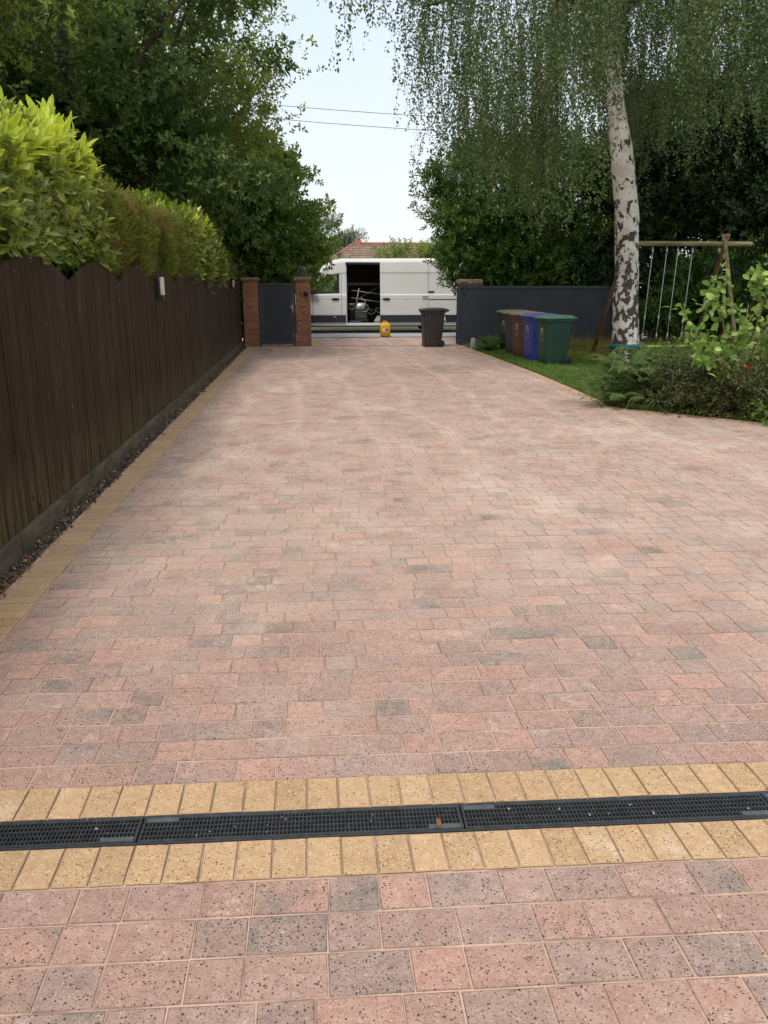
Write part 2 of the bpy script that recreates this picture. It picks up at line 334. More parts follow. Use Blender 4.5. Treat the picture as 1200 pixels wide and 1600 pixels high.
# van glass
def glassmat(name, tint, mixv):
    g = G(name); tr = N(g.t, 'ShaderNodeBsdfTransparent'); tr.inputs[0].default_value = (*tint, 1)
    gl = N(g.t, 'ShaderNodeBsdfGlossy'); gl.inputs['Roughness'].default_value = .02; gl.inputs[0].default_value = (.9, .95, .95, 1)
    fr = N(g.t, 'ShaderNodeFresnel'); fr.inputs[0].default_value = 1.5; mx = N(g.t, 'ShaderNodeMixShader')
    g.L.new(g.math('MULTIPLY', fr.outputs[0], .6), mx.inputs[0]); g.L.new(tr.outputs[0], mx.inputs[1]); g.L.new(gl.outputs[0], mx.inputs[2]); return g.done(mx.outputs[0])
M['glass'] = glassmat('window_glass', (.93, .97, .94), .08)
# leaves
M['lf_laurel_old'] = leafmat('laurel_leaf', (.055, .090, .012), (.27, .34, .05), .32, .30, .55, accent=(.50, .48, .09), accent_amt=.10)
M['lf_laurel_new'] = leafmat('laurel_new_growth', (.32, .44, .04), (.66, .76, .09), .5, .4, .4)
M['lf_conifer'] = leafmat('conifer_hedge_leaf', (.08, .11, .016), (.27, .31, .05), .3, .6, .2, patch=(.24, .165, .065))
M['lf_maple'] = leafmat('broad_leaf_grey_green', (.030, .068, .014), (.165, .25, .058), .25, .5, .4, accent=(.17, .05, .03), accent_amt=.003)
M['lf_yellowgreen'] = leafmat('broad_leaf_yellow_green', (.10, .14, .022), (.33, .38, .075), .4, .5, .35)
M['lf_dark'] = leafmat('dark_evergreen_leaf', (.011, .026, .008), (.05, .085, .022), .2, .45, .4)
M['lf_beech'] = leafmat('mid_green_leaf', (.040, .092, .015), (.20, .30, .048), .35, .45, .4)
M['lf_laurelR'] = leafmat('glossy_laurel_leaf', (.024, .070, .010), (.12, .22, .032), .22, .3, .5, accent=(.22, .33, .08), accent_amt=.03)
M['lf_birch'] = leafmat('birch_leaf', (.034, .062, .018), (.18, .24, .075), .32, .45, .4, accent=(.22, .27, .09), accent_amt=.06)
M['lf_big'] = leafmat('big_pale_leaf', (.10, .20, .035), (.30, .44, .10), .4, .4, .4, accent=(.5, .62, .17), accent_amt=.12)
M['lf_feather'] = leafmat('feathery_leaf', (.085, .14, .045), (.27, .36, .13), .35, .6, .2)
M['lf_shrub'] = leafmat('shrub_leaf', (.03, .05, .014), (.17, .20, .065), .25, .45, .4, accent=(.12, .06, .05), accent_amt=.12)
M['lf_grass'] = leafmat('grass_blade', (.06, .13, .02), (.19, .31, .055), .35, .6, .2, accent=(.30, .28, .13), accent_amt=.07, psc=.9)
M['lf_tallgrass'] = leafmat('tall_grass_blade', (.09, .15, .034), (.28, .36, .10), .35, .6, .2, accent=(.34, .29, .15), accent_amt=.12)
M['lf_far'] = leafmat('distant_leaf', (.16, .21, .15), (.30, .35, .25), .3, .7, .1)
M['lf_hedge2'] = leafmat('street_hedge_leaf', (.10, .16, .03), (.30, .38, .09), .4, .5, .3, accent=(.35, .20, .12), accent_amt=.06)
M['rosepetal'] = leafmat('rose_petal', (.45, .01, .04), (.75, .04, .09), .3, .5, .3)
M['litter'] = leafmat('dead_leaf', (.09, .045, .02), (.36, .17, .06), .1, .8, .1)

# ------------------------------------------------------------------ leaves, sprigs, crowns
def leaf(L, W, fold=.25, droop=.15, detail=0):
    if detail == 0:
        V = [(0, 0, 0), (W/2, L*.48, W*fold), (0, L, -L*droop), (-W/2, L*.48, W*fold)]; T = [(0, 1, 2), (0, 2, 3)]
    else:
        ys = (.0, .22, .5, .78, 1.0); ws = (.06, .38, .5, .36, 0); V = []; T = []
        for y, wd in zip(ys[:-1], ws[:-1]):
            z = -L*droop*y*y; V += [(-W*wd, L*y, z+W*wd*fold), (0, L*y, z), (W*wd, L*y, z+W*wd*fold)]
        V.append((0, L, -L*droop))
        for i in range(3):
            b = 3*i; T += [(b, b+1, b+4), (b, b+4, b+3), (b+1, b+2, b+5), (b+1, b+5, b+4)]
        T += [(9, 10, 12), (10, 11, 12)]
    return np.array(V, float), np.array(T, int)
def rotm(ax, a):
    return np.array(Matrix.Rotation(a, 3, ax))
def sprig(n, L, W, length, tilt=(35, 75), fold=.25, droop=.15, detail=0, seed=0, jit=.25, planar=False):
    r = np.random.default_rng(seed); Vs = []; Ts = []; b = 0
    for i in range(n):
        s = 1+r.normal()*jit*.6; V, T = leaf(L*max(.5, s), W*max(.5, s), fold, droop, detail)
        t = i/max(1, n-1); tl = R_(tilt[1]+(tilt[0]-tilt[1])*t + r.normal()*10)
        # leaf along +Y -> tip it so that it leans `tl` from the +Z axis
        V = V @ rotm('Y', r.normal()*.3).T
        V = V @ rotm('X', math.pi/2-tl).T
        az = (i*2.399 + r.normal()*.3) if not planar else ((i % 2)*math.pi + r.normal()*.35)
        V = V @ rotm('Z', az).T; V = V + np.array((0, 0, length*t))
        Vs.append(V); Ts.append(T+b); b += len(V)
    return np.vstack(Vs), np.vstack(Ts)
def scatter(templates, P, D, S, r=rng):
    """copy sprig templates to points P with axis D and scale S, as one triangle soup"""
    P = np.asarray(P); D = np.asarray(D); D = D/np.maximum(1e-6, np.linalg.norm(D, axis=1))[:, None]
    ref = r.normal(size=D.shape); X = np.cross(ref, D); X /= np.maximum(1e-6, np.linalg.norm(X, axis=1))[:, None]; Y = np.cross(D, X)
    idx = r.integers(0, len(templates), len(P)); VV = []; TT = []; b = 0
    for k, (V, T) in enumerate(templates):
        s = np.where(idx == k)[0]
        if len(s) == 0: continue
        Rm = np.stack([X[s], Y[s], D[s]], axis=2)*np.asarray(S)[s][:, None, None]
        W_ = np.einsum('nij,vj->nvi', Rm, V)+P[s][:, None, :]
        n, v = W_.shape[:2]; TT.append((T[None]+(np.arange(n)*v)[:, None, None]).reshape(-1, 3)+b); VV.append(W_.reshape(-1, 3)); b += n*v
    return np.vstack(VV), np.vstack(TT)
def unit(n, r=rng):
    v = r.normal(size=(n, 3)); return v/np.linalg.norm(v, axis=1)[:, None]
def crown_pts(ells, n, clump=.38, flat=.6, per=22, rmin=.5, up=.45, floor=None, r=rng, lump=.16):
    """points and growth directions for sprigs: gathered into clumps through an ellipsoid's outer volume"""
    vol = np.array([e[3]*e[4]+e[4]*e[5]+e[3]*e[5] for e in ells]); nc = max(3, n//per)
    ke = r.choice(len(ells), nc, p=vol/vol.sum()); u = unit(nc, r)
    E = np.array(ells)[ke]; c0 = E[:, :3]; rad = E[:, 3:6]
    rr = rmin+(1-rmin)*r.random(nc)**.55
    rr = rr*(1+lump*np.sin(u[:, 0]*7+ke)*np.cos(u[:, 2]*6+1.3)+r.normal(size=nc)*.05)
    cc = c0+u*rad*rr[:, None]
    ki = r.integers(0, nc, n); g_ = np.clip(r.normal(size=(n, 3)), -1.7, 1.7)*clump*(.6+.8*r.random(nc)[ki])[:, None]; g_[:, 2] *= flat
    P = cc[ki]+g_
    out_ = (P-c0[ki])/rad[ki]; out_ /= np.maximum(.2, np.linalg.norm(out_, axis=1))[:, None]
    D = out_*.7+r.normal(size=(n, 3))*.45+np.array((0, 0, up))
    if floor is not None:
        k = P[:, 2] > floor; P, D = P[k], D[k]
    return P, D, cc
def tree(name, label, cat, base, ells, n, temps, mat, trunk=None, trunk_r=.16, group=None, scale=(.75, 1.25), extra=None, limbs=14, bark='bark', **kw):
    t = thing(name, label, cat, base, 0, group); B = np.array(base)
    P, D, cc = crown_pts(ells, n, **kw)
    if extra is not None: P = np.vstack([P, extra[0]]); D = np.vstack([D, extra[1]])
    V, T = scatter(temps, P, D, rng.uniform(scale[0], scale[1], len(P)))
    link('crown', npmesh('crown', V-B, T), M[mat], t)
    zt = max(e[2]+e[5]*.5 for e in ells); mb = MB()
    top = np.array((ells[0][0], ells[0][1], zt)) if trunk is None else np.array(trunk[-1])
    path = [np.array((0, 0, -.05)), np.array((0, 0, .35)), (top-B)*.33+np.array((rng.normal()*.1, rng.normal()*.1, 0)), (top-B)*.66+rng.normal(size=3)*.12, top-B]
    mb.tube(path, [trunk_r*1.25, trunk_r, trunk_r*.8, trunk_r*.55, trunk_r*.15], 10)
    for k in rng.choice(len(cc), min(limbs, len(cc)), replace=False):
        tgt = cc[k]-B; s = path[1]+(path[3]-path[1])*rng.uniform(.2, 1); m = (s+tgt)/2+np.array((0, 0, .25))+rng.normal(size=3)*.15
        mb.tube([s, m, tgt], [trunk_r*.38, trunk_r*.25, trunk_r*.07], 6)
    mb.build('trunk', M[bark], t, True)
    return t

# ------------------------------------------------------------------ GROUND, ROAD, DRIVEWAY
def sheet(name, pts, z, m, kind='structure'):
    me = bpy.data.meshes.new(name); me.from_pydata([(x, y, z) for x, y in pts], [], [tuple(range(len(pts)))]); o = link(name, me, m); o['kind'] = kind; return o
sheet('ground', [(-400, -60), (400, -60), (400, 27.9), (-400, 27.9)], -.09, M['meadow'])
sheet('far_ground', [(-400, 31.84), (400, 31.84), (400, 700), (-400, 700)], .0, M['verge'])
sheet('road', [(-200, 28.45), (200, 28.45), (200, 31.75), (-200, 31.75)], -.012, M['asphalt'])
sheet('gutter', [(-200, 27.9), (200, 27.9), (200, 28.45), (-200, 28.45)], -.008, M['tar'])
o = MB().box(-60, 60, 31.75, 31.87, -.05, .03).build('kerb', M['kerb'], bevel=.015); o['kind'] = 'structure'
EDGE = [(4.31, 24.0), (4.33, 20.0), (4.34, 16.0), (4.27, 13.5), (4.21, 12.0), (4.13, 11.45), (4.25, 11.12), (4.82, 10.55), (5.64, 9.66), (7.2, 8.1), (11., 4.6)]
def edge_x(y):
    ys = [p[1] for p in EDGE][::-1]; xs = [p[0] for p in EDGE][::-1]
    return np.interp(y, ys, xs)
sand_pts = [(-1.73, -1.5), (12.2, -1.5), (12.2, 4.2)] + [(x+.11, y) for x, y in EDGE[::-1]] + [(4.31, 27.95), (-1.73, 27.95)]
sheet('driveway_bedding', [(-1.73, 2.40), (12.2, 2.07), (12.2, 4.2)] + [(x+.11, y) for x, y in EDGE[::-1]] + [(4.31, 27.95), (-1.73, 27.95)], -.0038, M['sand'])
sheet('driveway_bedding', [(-1.73, -1.5), (12.2, -1.5), (12.2, 1.922), (-1.73, 2.256)], -.0038, M['sand'])
o = MB().box(-1.73, 12.2, 1.9, 2.42, -.088, -.08).build('drain_trench', M['pit']); o['kind'] = 'structure'
lawn_pts = EDGE[::-1][0:1] + [(16, 4.6), (30, 4.6), (30, 24.2), (4.31, 24.2)] + EDGE
sheet('lawn', [(x+.1, y) for x, y in ([(30, 4.6), (30, 24.2), (4.31, 24.2)] + EDGE)], .012, M['lawn'])
sheet('fence_strip', [(-1.86, -1.5), (-1.70, -1.5), (-1.70, 24.0), (-1.86, 24.0)], -.012, M['soil'])

def shear(x, y): return y-.024*(x-.2)
class Blocks:
    def __init__(s): s.V = []; s.T = []; s.A = []
    def add(s, c, ux, uy, hx, hy, bev=.004, gap=.0018, dep=.0045, tone=None):
        """one paver: centre c, unit axes, half sizes"""
        c = np.array(c); hx -= gap; hy -= gap; z = rng.normal()*.0002; tx, ty = rng.normal()*.0003, rng.normal()*.0003; o = []
        for k, (i, zz) in enumerate(((bev, 0), (0, -dep))):
            for a, b in ((-1, -1), (1, -1), (1, 1), (-1, 1)):
                jx, jy = (rng.normal()*.0008, rng.normal()*.0008)
                p = c+ux*(a*(hx-i*.6)+jx)+uy*(b*(hy-i*1.75)+jy); o.append((p[0], p[1], z+zz+a*tx+b*ty))
        b0 = len(s.V)*8; s.V.append(o); s.T += [(b0, b0+1, b0+2, b0+3)]+[(b0+4+i, b0+4+(i+1) % 4, b0+(i+1) % 4, b0+i) for i in range(4)]
        t = tone if tone is not None else (rng.random()**1.3, rng.random(), rng.random(), 1)
        s.A += [(t[0], t[1], t[2], 1)]*4+[(t[0], t[1], t[2], 0)]*4  # alpha marks the outer edges for the painted joint shadow
    def build(s, name, m):
        V = np.array(s.V).reshape(-1, 3); o = link(name, npmesh(name, V, np.array(s.T), attr=np.array(s.A)), m); o['kind'] = 'structure'; return o
UX = np.array((1, -.024)); UY = np.array((0., 1.))
bl = Blocks()
rows = [2.53+.14*k for k in range(int((27.9-2.53)/.14))]+[2.03-.14*(k+1) for k in range(24)]
for v0 in rows:
    x = -1.497-rng.random()*.2; big = rng.random() < .5
    ym = v0+.07
    xr = 12.0 if ym < 4.4 else float(edge_x(ym-.1 if ym < 11.5 else ym))-.0
    if ym > 23.95: xr = 4.2+(ym-24)*.55
    while x < xr:
        L = .21 if big else .14; x0, x1 = max(x, -1.497), min(x+L, xr)
        if x1-x0 > .03 and not (ym > 24 and x0 < .12):
            c = ((x0+x1)/2, shear((x0+x1)/2, ym)); bl.add(c, UX, UY, (x1-x0)/2, .07)
        x += L; big = (not big) if rng.random() < .82 else big
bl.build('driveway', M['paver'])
gd = Blocks(); _ga = gd.add; gd.add = lambda *a, **k: _ga(*a, **{**k, 'gap': .0024})
for v0, v1 in ((2.352, 2.53), (2.03, 2.208)):
    x = -1.497
    while x < 11.5:
        gd.add((x+.052, shear(x+.052, (v0+v1)/2)), np.array((1, -.024)), np.array((.0, 1.)), .052, (v1-v0)/2, bev=.004); x += .104
y = -1.2
while y < 23.9:
    gd.add((-1.602, y+.052), np.array((1., 0)), UY, .101, .052, bev=.0035); y += .104
def along(pts, step):
    pts = [np.array(p) for p in pts]; r = []; carry = 0
    for a, b in zip(pts[:-1], pts[1:]):
        L = np.linalg.norm(b-a); d = (b-a)/L; t = carry
        while t < L: r.append((a+d*t, d)); t += step
        carry = t-L
    return r
for p, d in along(EDGE, .104):
    nrm = np.array((-d[1], d[0])); gd.add(p+nrm*.045, d, nrm, .052, .062, bev=.0035)
for k in range(36): gd.add((.21, 24.15+.104*k), np.array((1., 0)), UY, .10, .052)
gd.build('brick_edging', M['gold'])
# raise the edging a hair so that it never shares a plane with the field blocks
bpy.data.objects['brick_edging'].location.z = .0045
o = MB().box(.14, 4.2, 23.93, 23.97, -.002, .012).build('gate_track', M['timber_red'], bevel=.003)
props(o, 'thin rusty steel track crossing the driveway between the gate pillars', 'track')
# little inspection cover by the garden gate
t = thing('drain_cover', 'small dark square drain cover set in the paving before the garden gate', 'drain cover', (-1.15, 22.6, .004))
MB().box(-.16, .16, -.12, .12, 0, .006).build('frame', M['tar'], t, bevel=.002); MB().box(-.13, .13, -.09, .09, .006, .010).build('lid', M['galv'], t, bevel=.002)

# trench drain
t = thing('trench_drain', 'black plastic trench drain grating running across the driveway between gold bricks', 'drain', (0, 2.28, 0))
MB().box(-1.6, 4.6, -.070, .070, -.052, -.048).build('channel', M['pit'], t)
rail = MB()
for s in (-1, 1): rail.box(-1.6, 4.6, s*.066-.004, s*.066+.004, -.05, .001)
rail.build('channel_rim', M['grate'], t, bevel=.001)
for k in range(6):
    x0 = -1.58+k*1.02+.0; x1 = x0+1.014; gx = MB()
    for yy in np.linspace(-.056, .056, 6): gx.box(x0, x1, yy-.0022-(.003 if abs(yy) > .05 else 0), yy+.0022+(.003 if abs(yy) > .05 else 0), -.016, .0015)
    for xx in np.arange(x0+.006, x1, .0122): gx.box(xx-.0018, xx+.0018, -.0585, .0585, -.018, .0003)
    gx.box(x0, x0+.006, -.0592, .0592, -.02, .0018); gx.box(x1-.006, x1, -.0592, .0592, -.02, .0018)
    go = gx.build('grating', M['grate'], t)
    MB().box(x0+.008, x0+.11, .034, .0535, -.01, .0032).build('locking_tab', M['gratetab'], go, bevel=.001)
    MB().box(x1-.11, x1-.008, -.0535, -.034, -.01, .0032).build('locking_tab', M['gratetab'], go, bevel=.001)
t.rotation_euler = (0, 0, -.024); t.location = (.0, 2.285, .001)
# debris specks on the grating
V, T = leaf(.012, .008, .3, .2); n = 26
P = np.column_stack([rng.uniform(-.9, 1.5, n), np.zeros(n), np.full(n, .006)]); P[:, 1] = 2.28-.024*(P[:, 0]-.2)+rng.uniform(-.06, .06, n)
V2, T2 = scatter([(V, T)], P, unit(n), rng.uniform(.5, 1.3, n)); o = link('grit', npmesh('grit', V2, T2), M['palestrip']); o['kind'] = 'stuff'; o['label'] = 'pale crumbs of grit lying on the drain grating'
t = thing('dead_leaf', 'small orange brown dead leaf lying on the front edge of the drain grating', 'leaf', (.375, 2.222, .006))
V, T = leaf(.035, .016, .4, -.3, 1); link('blade', npmesh('blade', V, T), M['litter'], t)
MB().tube([(0, 0, 0), (.003, -.012, .003)], .0008, 5).build('stalk', M['litter'], t)

# ------------------------------------------------------------------ FENCE
FX = -1.83
t = thing('wooden_fence', 'dark brown wooden fence with scalloped top along the left edge of the driveway', 'fence', (FX, 0, 0))
y0 = -1.90; PW = 1.76; npan = 15
for k in range(npan):
    ya = y0+k*PW; yb = min(ya+PW, 23.85)
    if yb-ya < .3: break
    V = []; T = []; A = []; nb = 12; bw = PW/nb
    for b in range(nb):
        a0, a1 = ya+b*bw, min(ya+(b+1)*bw+.006, yb+.004)
        if a0 >= yb: break
        off = -.020+.0028*(b % 2)+rng.normal()*.0008; tn = (rng.random(), rng.random(), rng.random(), 1); m_ = 5; zb = .155
        i0 = len(V)
        for i in range(m_):
            yy = a0+(a1-a0)*i/(m_-1); u = min(1, max(0, (yy-ya)/PW)); zt = 1.68+.17*(1-abs(2*u-1)**1.9)
            V += [(off, yy, zb), (off, yy, zt), (off-.016, yy, zb), (off-.016, yy, zt)]; A += [tn]*4
        for i in range(m_-1):
            c = i0+4*i; T += [(c, c+4, c+5, c+1), (c+6, c+2, c+3, c+7), (c+1, c+5, c+7, c+3)]
        T += [(i0, i0+1, i0+3, i0+2), (i0+4*(m_-1)+2, i0+4*(m_-1)+3, i0+4*(m_-1)+1, i0+4*(m_-1))]
    link('fence_panel', npmesh('fence_panel', V, T, attr=A), M['fence'], t)
    MB().box(-.045, .006, ya+.012, yb-.004, -.02, .150).build('gravel_board', M['gboard'], t, bevel=.006)
# fence lights
for (yy, zz, lab) in ((10.75, 1.64, 'nearer of the two pale rectangular solar lights on the brown fence'), (21.0, 1.70, 'farther of the two pale rectangular solar lights on the brown fence, beside the brick pillar')):
    l = thing('fence_light', lab, 'light', (FX+.012, yy, zz), 0, 'solar lights on the wooden fence')
    s = 1 if yy < 15 else .8
    MB().box(-.02, .055, -.085*s, .085*s, -.15*s, -.10*s).box(-.02, .02, -.08*s, .08*s, -.10*s, .10*s).build('back_box', M['black'], l, bevel=.006)
    MB().box(.021, .055, -.075*s, .075*s, -.098*s, .115*s).build('diffuser', M['lampglass'], l, bevel=.008)
# gravel and litter in the strip
oc = np.array([(1, 0, 0), (0, 1, 0), (-1, 0, 0), (0, -1, 0), (0, 0, 1), (0, 0, -1)], float); ot = np.array([(0, 1, 4), (1, 2, 4), (2, 3, 4), (3, 0, 4), (1, 0, 5), (2, 1, 5), (3, 2, 5), (0, 3, 5)])
peb = []
for i in range(5):
    q = oc*np.array((1, .8, .55))*(1+rng.normal(size=(6, 1))*.18); peb.append((q*.011, ot))
n = 8500; yy = 3+21*rng.random(n)**1.5; P = np.column_stack([-1.790+np.clip(rng.normal(size=n)*.026, -.04, .07), yy, -.004+.016*rng.random(n)])
V, T = scatter(peb, P, unit(n), rng.uniform(.5, 1.3, n)*(1+yy/40)); o = link('gravel', npmesh('gravel', V, T), M['pebble']); props(o, 'dark gravel strip at the foot of the wooden fence', kind='stuff')
n = 420; yy = 3+20*rng.random(n)**1.3; P = np.column_stack([-1.765+rng.normal(size=n)*.04, yy, .022+.012*rng.random(n)])
V, T = scatter([leaf(.045, .025, .3, .3), leaf(.035, .02, .5, -.2)], P, unit(n), rng.uniform(.5, 1.3, n)); o = link('leaf_litter', npmesh('leaf_litter', V, T), M['litter']); props(o, 'dead leaves blown against the foot of the wooden fence', kind='stuff')

# ------------------------------------------------------------------ PILLARS AND GATES
def pillar(x0, x1, y0_, y1_, z, cz, lab, cap_over=.05):
    t = thing('brick_pillar', lab, 'pillar', ((x0+x1)/2, (y0_+y1_)/2, 0)); cx, cy = (x0+x1)/2, (y0_+y1_)/2
    MB().box(x0-cx, x1-cx, y0_-cy, y1_-cy, -.05, z).build('shaft', M['brick'], t, bevel=.006)
    mb = MB(); a, b = (x1-x0)/2+cap_over, (y1_-y0_)/2+cap_over
    mb.loft([rrect(0, 0, a, b, .01, z+.001), rrect(0, 0, a, b, .01, z+cz*.7), rrect(0, 0, a-.05, b-.05, .01, z+cz)]); mb.build('coping', M['cap'], t)
    return t
pillar(-1.79, -1.38, 24.02, 24.43, 1.80, .085, 'red brick gate pillar at the end of the brown fence')
pillar(-.33, .085, 24.02, 24.43, 1.80, .095, 'red brick gate pillar between the garden gate and the white van')
p3 = pillar(4.36, 4.95, 24.18, 24.6, 1.72, .12, 'gate pillar behind the open dark sliding gate')
# garden gate
t = thing('garden_gate', 'closed dark grey metal garden gate between two brick pillars', 'gate', (-.855, 24.08, 0))
MB().box(-.515, -.455, -.03, .03, -.02, 1.80).build('post', M['anthracite'], t, bevel=.004); MB().box(.455, .515, -.03, .03, -.02, 1.76).build('post', M['anthracite'], t, bevel=.004)
lf = MB().box(-.45, -.385, -.025, .02, .06, 1.73).box(.385, .45, -.025, .02, .06, 1.73).box(-.385, .385, -.025, .02, 1.665, 1.73).box(-.385, .385, -.025, .02, .06, .15); lf.build('gate_frame', M['anthracite'], t, bevel=.004)
inf = MB()
for k in range(5): inf.box(-.384+k*.1537, -.384+(k+1)*.1537-.0012, -.012, .008, .151, 1.664)
inf.build('gate_panel', M['anthracite2'], t, bevel=.001)
hd = MB().box(.405, .44, -.034, -.0255, .92, 1.14); hd.tube([(.42, -.035, 1.08), (.42, -.075, 1.08), (.405, -.08, 1.08), (.29, -.08, 1.08)], .011, 8); hd.tube([(.42, -.033, .97), (.42, -.045, .97)], .014, 8)
hd.build('handle', M['steel'], t, True)
for z in (.3, 1.5): MB().tube([(-.452, -.034, z-.05), (-.452, -.034, z+.05)], .012, 8).build('hinge', M['anthracite'], t, True)
# lantern on the pillar
t = thing('pillar_lantern', 'dark wire lantern standing on the brick pillar beside the van', 'lantern', (-.13, 24.2, 1.895))
mb = MB().loft([rrect(0, 0, .07, .07, .03, 0), rrect(0, 0, .055, .055, .03, .02), rrect(0, 0, .05, .05, .02, .20), rrect(0, 0, .02, .02, .01, .26)]); mb.build('body', M['black'], t, True)
mb = MB()
for s in (.085, .11): mb.tube([(-s, 0, .0)]+[(-s*math.cos(a), 0, .19+.09*math.sin(a)) for a in np.linspace(0, math.pi, 9)]+[(s, 0, 0)], .005, 6)
mb.build('hoop', M['galv'], t, True)
# sensor box with conduit
t = thing('gate_sensor', 'dark sensor box with a thin conduit running down the right hand brick pillar', 'sensor', (.03, 24.0, 0))
MB().box(-.13, -.01, -.09, -.002, 1.38, 1.50).build('sensor_box', M['black'], t, bevel=.015); MB().tube([(-.07, -.09, 1.44), (-.07, -.12, 1.44)], .035, 12).build('lens', M['blackmat'], t, True)
MB().tube([(-.01, -.012, 1.44), (.012, -.012, 1.44), (.018, -.012, 1.40), (.018, -.012, .0)], .010, 6).build('conduit', M['palestrip'], t, True)
# sliding gate parked behind right side
t = thing('sliding_gate', 'long dark grey solid sliding gate standing open behind the wheelie bins', 'gate', (4.24, 23.95, 0))
pn = MB(); L = 4.9
for k in range(16): pn.box(.07+k*(L-.14)/16, .07+(k+1)*(L-.14)/16-.0012, -.012, .012, .16, 1.585)
pn.build('gate_panel', M['anthracite2'], t, bevel=.001)
MB().box(0, .07, -.035, .035, .04, 1.66).box(L-.07, L, -.035, .035, .04, 1.66).box(.07, L-.07, -.03, .03, 1.585, 1.655).box(.07, L-.07, -.035, .035, .04, .16).build('gate_frame', M['anthracite'], t, bevel=.005)
MB().box(.12, .26, -.05, .05, 1.60, 1.76).box(.16, .22, -.075, -.04, 1.45, 1.66).build('guide_bracket', M['anthracite'], t, bevel=.005)
MB().box(-.012, -.001, -.028, .028, .08, 1.62).build('rubber_strip', M['blackmat'], t)

# ------------------------------------------------------------------ VAN
VC, HW = 31.75, 1.02
prof = [(.26, .05), (.36, .03), (.372, .0), (.64, .0), (.652, .03), (.675, .012), (.80, .010), (1.0, .004), (1.155, .004), (1.165, .016), (1.185, .004), (1.33, .006), (1.372, .045), (1.41, .05), (2.10, .112), (2.125, .098), (2.19, .105), (2.47, .155), (2.49, .16), (2.56, .22), (2.61, .34), (2.635, .62), (2.64, 1.02)]
def hz(x):
    return float(np.interp(x, [-1.08, -1.05, -.95, -.75, -.35, .42, .6, .78, 1.0, 1.25, 5.6, 5.78, 5.85], [.85, .98, 1.12, 1.27, 1.46, 2.2, 2.37, 2.49, 2.57, 2.62, 2.64, 2.62, 2.5]))
def wx(x): return float(np.interp(x, [-1.08, -1.0, -.8, -.3, .5, 5.7, 5.85], [.30, .16, .07, .03, 0, 0, .03]))
def zmap(z, h):
    if h >= 1.5: return z if z < 1.34 else 1.34+(z-1.34)*(h-1.34)/(2.64-1.34)
    return .26+(z-.26)*(h-.26)/(2.64-.26)*(1.0 if z > 1.3 else 1.0) if False else (z if z < .66 else .66+(z-.66)*(h-.66)/(2.64-.66))
XS = [-1.08, -1.05, -.95, -.75, -.35, -.1, .15, .42, .56, .6, .78, 1.0, 1.14, 1.25, 1.38, 2.0, 2.72, 3.4, 4.0, 4.6, 5.2, 5.6, 5.78, 5.85]
def spt(x, i, side, off=0.):
    z, ins = prof[i]; return (x, side*(HW-min(HW, ins+wx(x)*(1 if ins < 1 else 0))+off), zmap(z, hz(x)))
van = thing('panel_van', 'white panel van with its side door slid open, parked across the end of the driveway', 'van', (0, VC, 0))
Cvs = {}; Bv = MB(); npf = len(prof); Gv = MB(); Gv2 = MB(); Wv = MB(); Cv = MB()
iw0 = [i for i, p in enumerate(prof) if p[0] == 1.41][0]; iw1 = [i for i, p in enumerate(prof) if p[0] == 2.10][0]
ic0 = 2; ic1 = 3; ih0 = 1; ih1 = [i for i, p in enumerate(prof) if p[0] == 2.49][0]
for side in (-1, 1):
    for a in range(len(XS)-1):
        xa, xb = XS[a], XS[a+1]
        for i in range(npf-1):
            win = iw0 <= i < iw1 and -.1 <= xa and xb <= 1.14
            hole = side == -1 and xa >= 1.38 and xb <= 2.72 and ih0 <= i < ih1
            if hole: continue
            shield = (-.35 <= xa and xb <= .43) and i >= iw1+3
            if win and side == 1: Gv2.add([spt(xa, i, side, -.012), spt(xa, i+1, side, -.012), spt(xb, i+1, side, -.012), spt(xb, i, side, -.012)], [(0, 1, 2, 3)]); continue
            if win:
                q = [spt(xa, i, side, -.012), spt(xb, i, side, -.012), spt(xb, i+1, side, -.012), spt(xa, i+1, side, -.012)]; Gv.add(q if side == -1 else q[::-1], [(0, 1, 2, 3)]); continue
            q = [spt(xa, i, side), spt(xb, i, side), spt(xb, i+1, side), spt(xa, i+1, side)]
            q = q if side == -1 else q[::-1]
            (Wv if shield else Cvs.setdefault((side, xa > 2), MB()) if i == 2 else Bv).add(q, [(0, 1, 2, 3)])
for x in (XS[0], XS[-1]):                                   # closed nose and tail
    Bv.add([spt(x, i, -1) for i in range(npf)]+[spt(x, i, 1) for i in range(npf-1)][::-1], [tuple(range(2*npf-1))])
def weld(o, smooth=True):
    md = o.modifiers.new('weld', 'WELD'); md.merge_threshold = .001
    if smooth:
        o.data.polygons.foreach_set('use_smooth', np.ones(len(o.data.polygons), bool))
        o.data.set_sharp_from_angle(angle=R_(24)) if hasattr(o.data, 'set_sharp_from_angle') else None
    return o
bo = weld(Bv.build('body', M['white'], van), False);  Gv.build('cab_window', M['glass'], van); Gv2.build('cab_window', M['glass'], van); [c_.build('side_cladding', M['clad'], van) for c_ in Cvs.values()]; Wv.build('windscreen', M['clad'], van)
# floor pan and interior
MB().box(-.95, 5.75, -.95, .95, .22, .262).build('floor_pan', M['blackmat'], van)
ib = MB(); X0, X1, Ya, Yb, Z0, Z1 = 1.30, 5.6, -.95, .84, .345, 2.46
ib.add([(X0, Ya, Z0), (X1, Ya, Z0), (X1, Yb, Z0), (X0, Yb, Z0), (X0, Ya+.12, Z1), (X1, Ya+.12, Z1), (X1, Yb, Z1), (X0, Yb, Z1)], [(0, 1, 2, 3), (7, 6, 5, 4), (2, 6, 7, 3), (0, 3, 7, 4), (1, 5, 6, 2)])
ib.build('load_bay', M['vanin'], van)
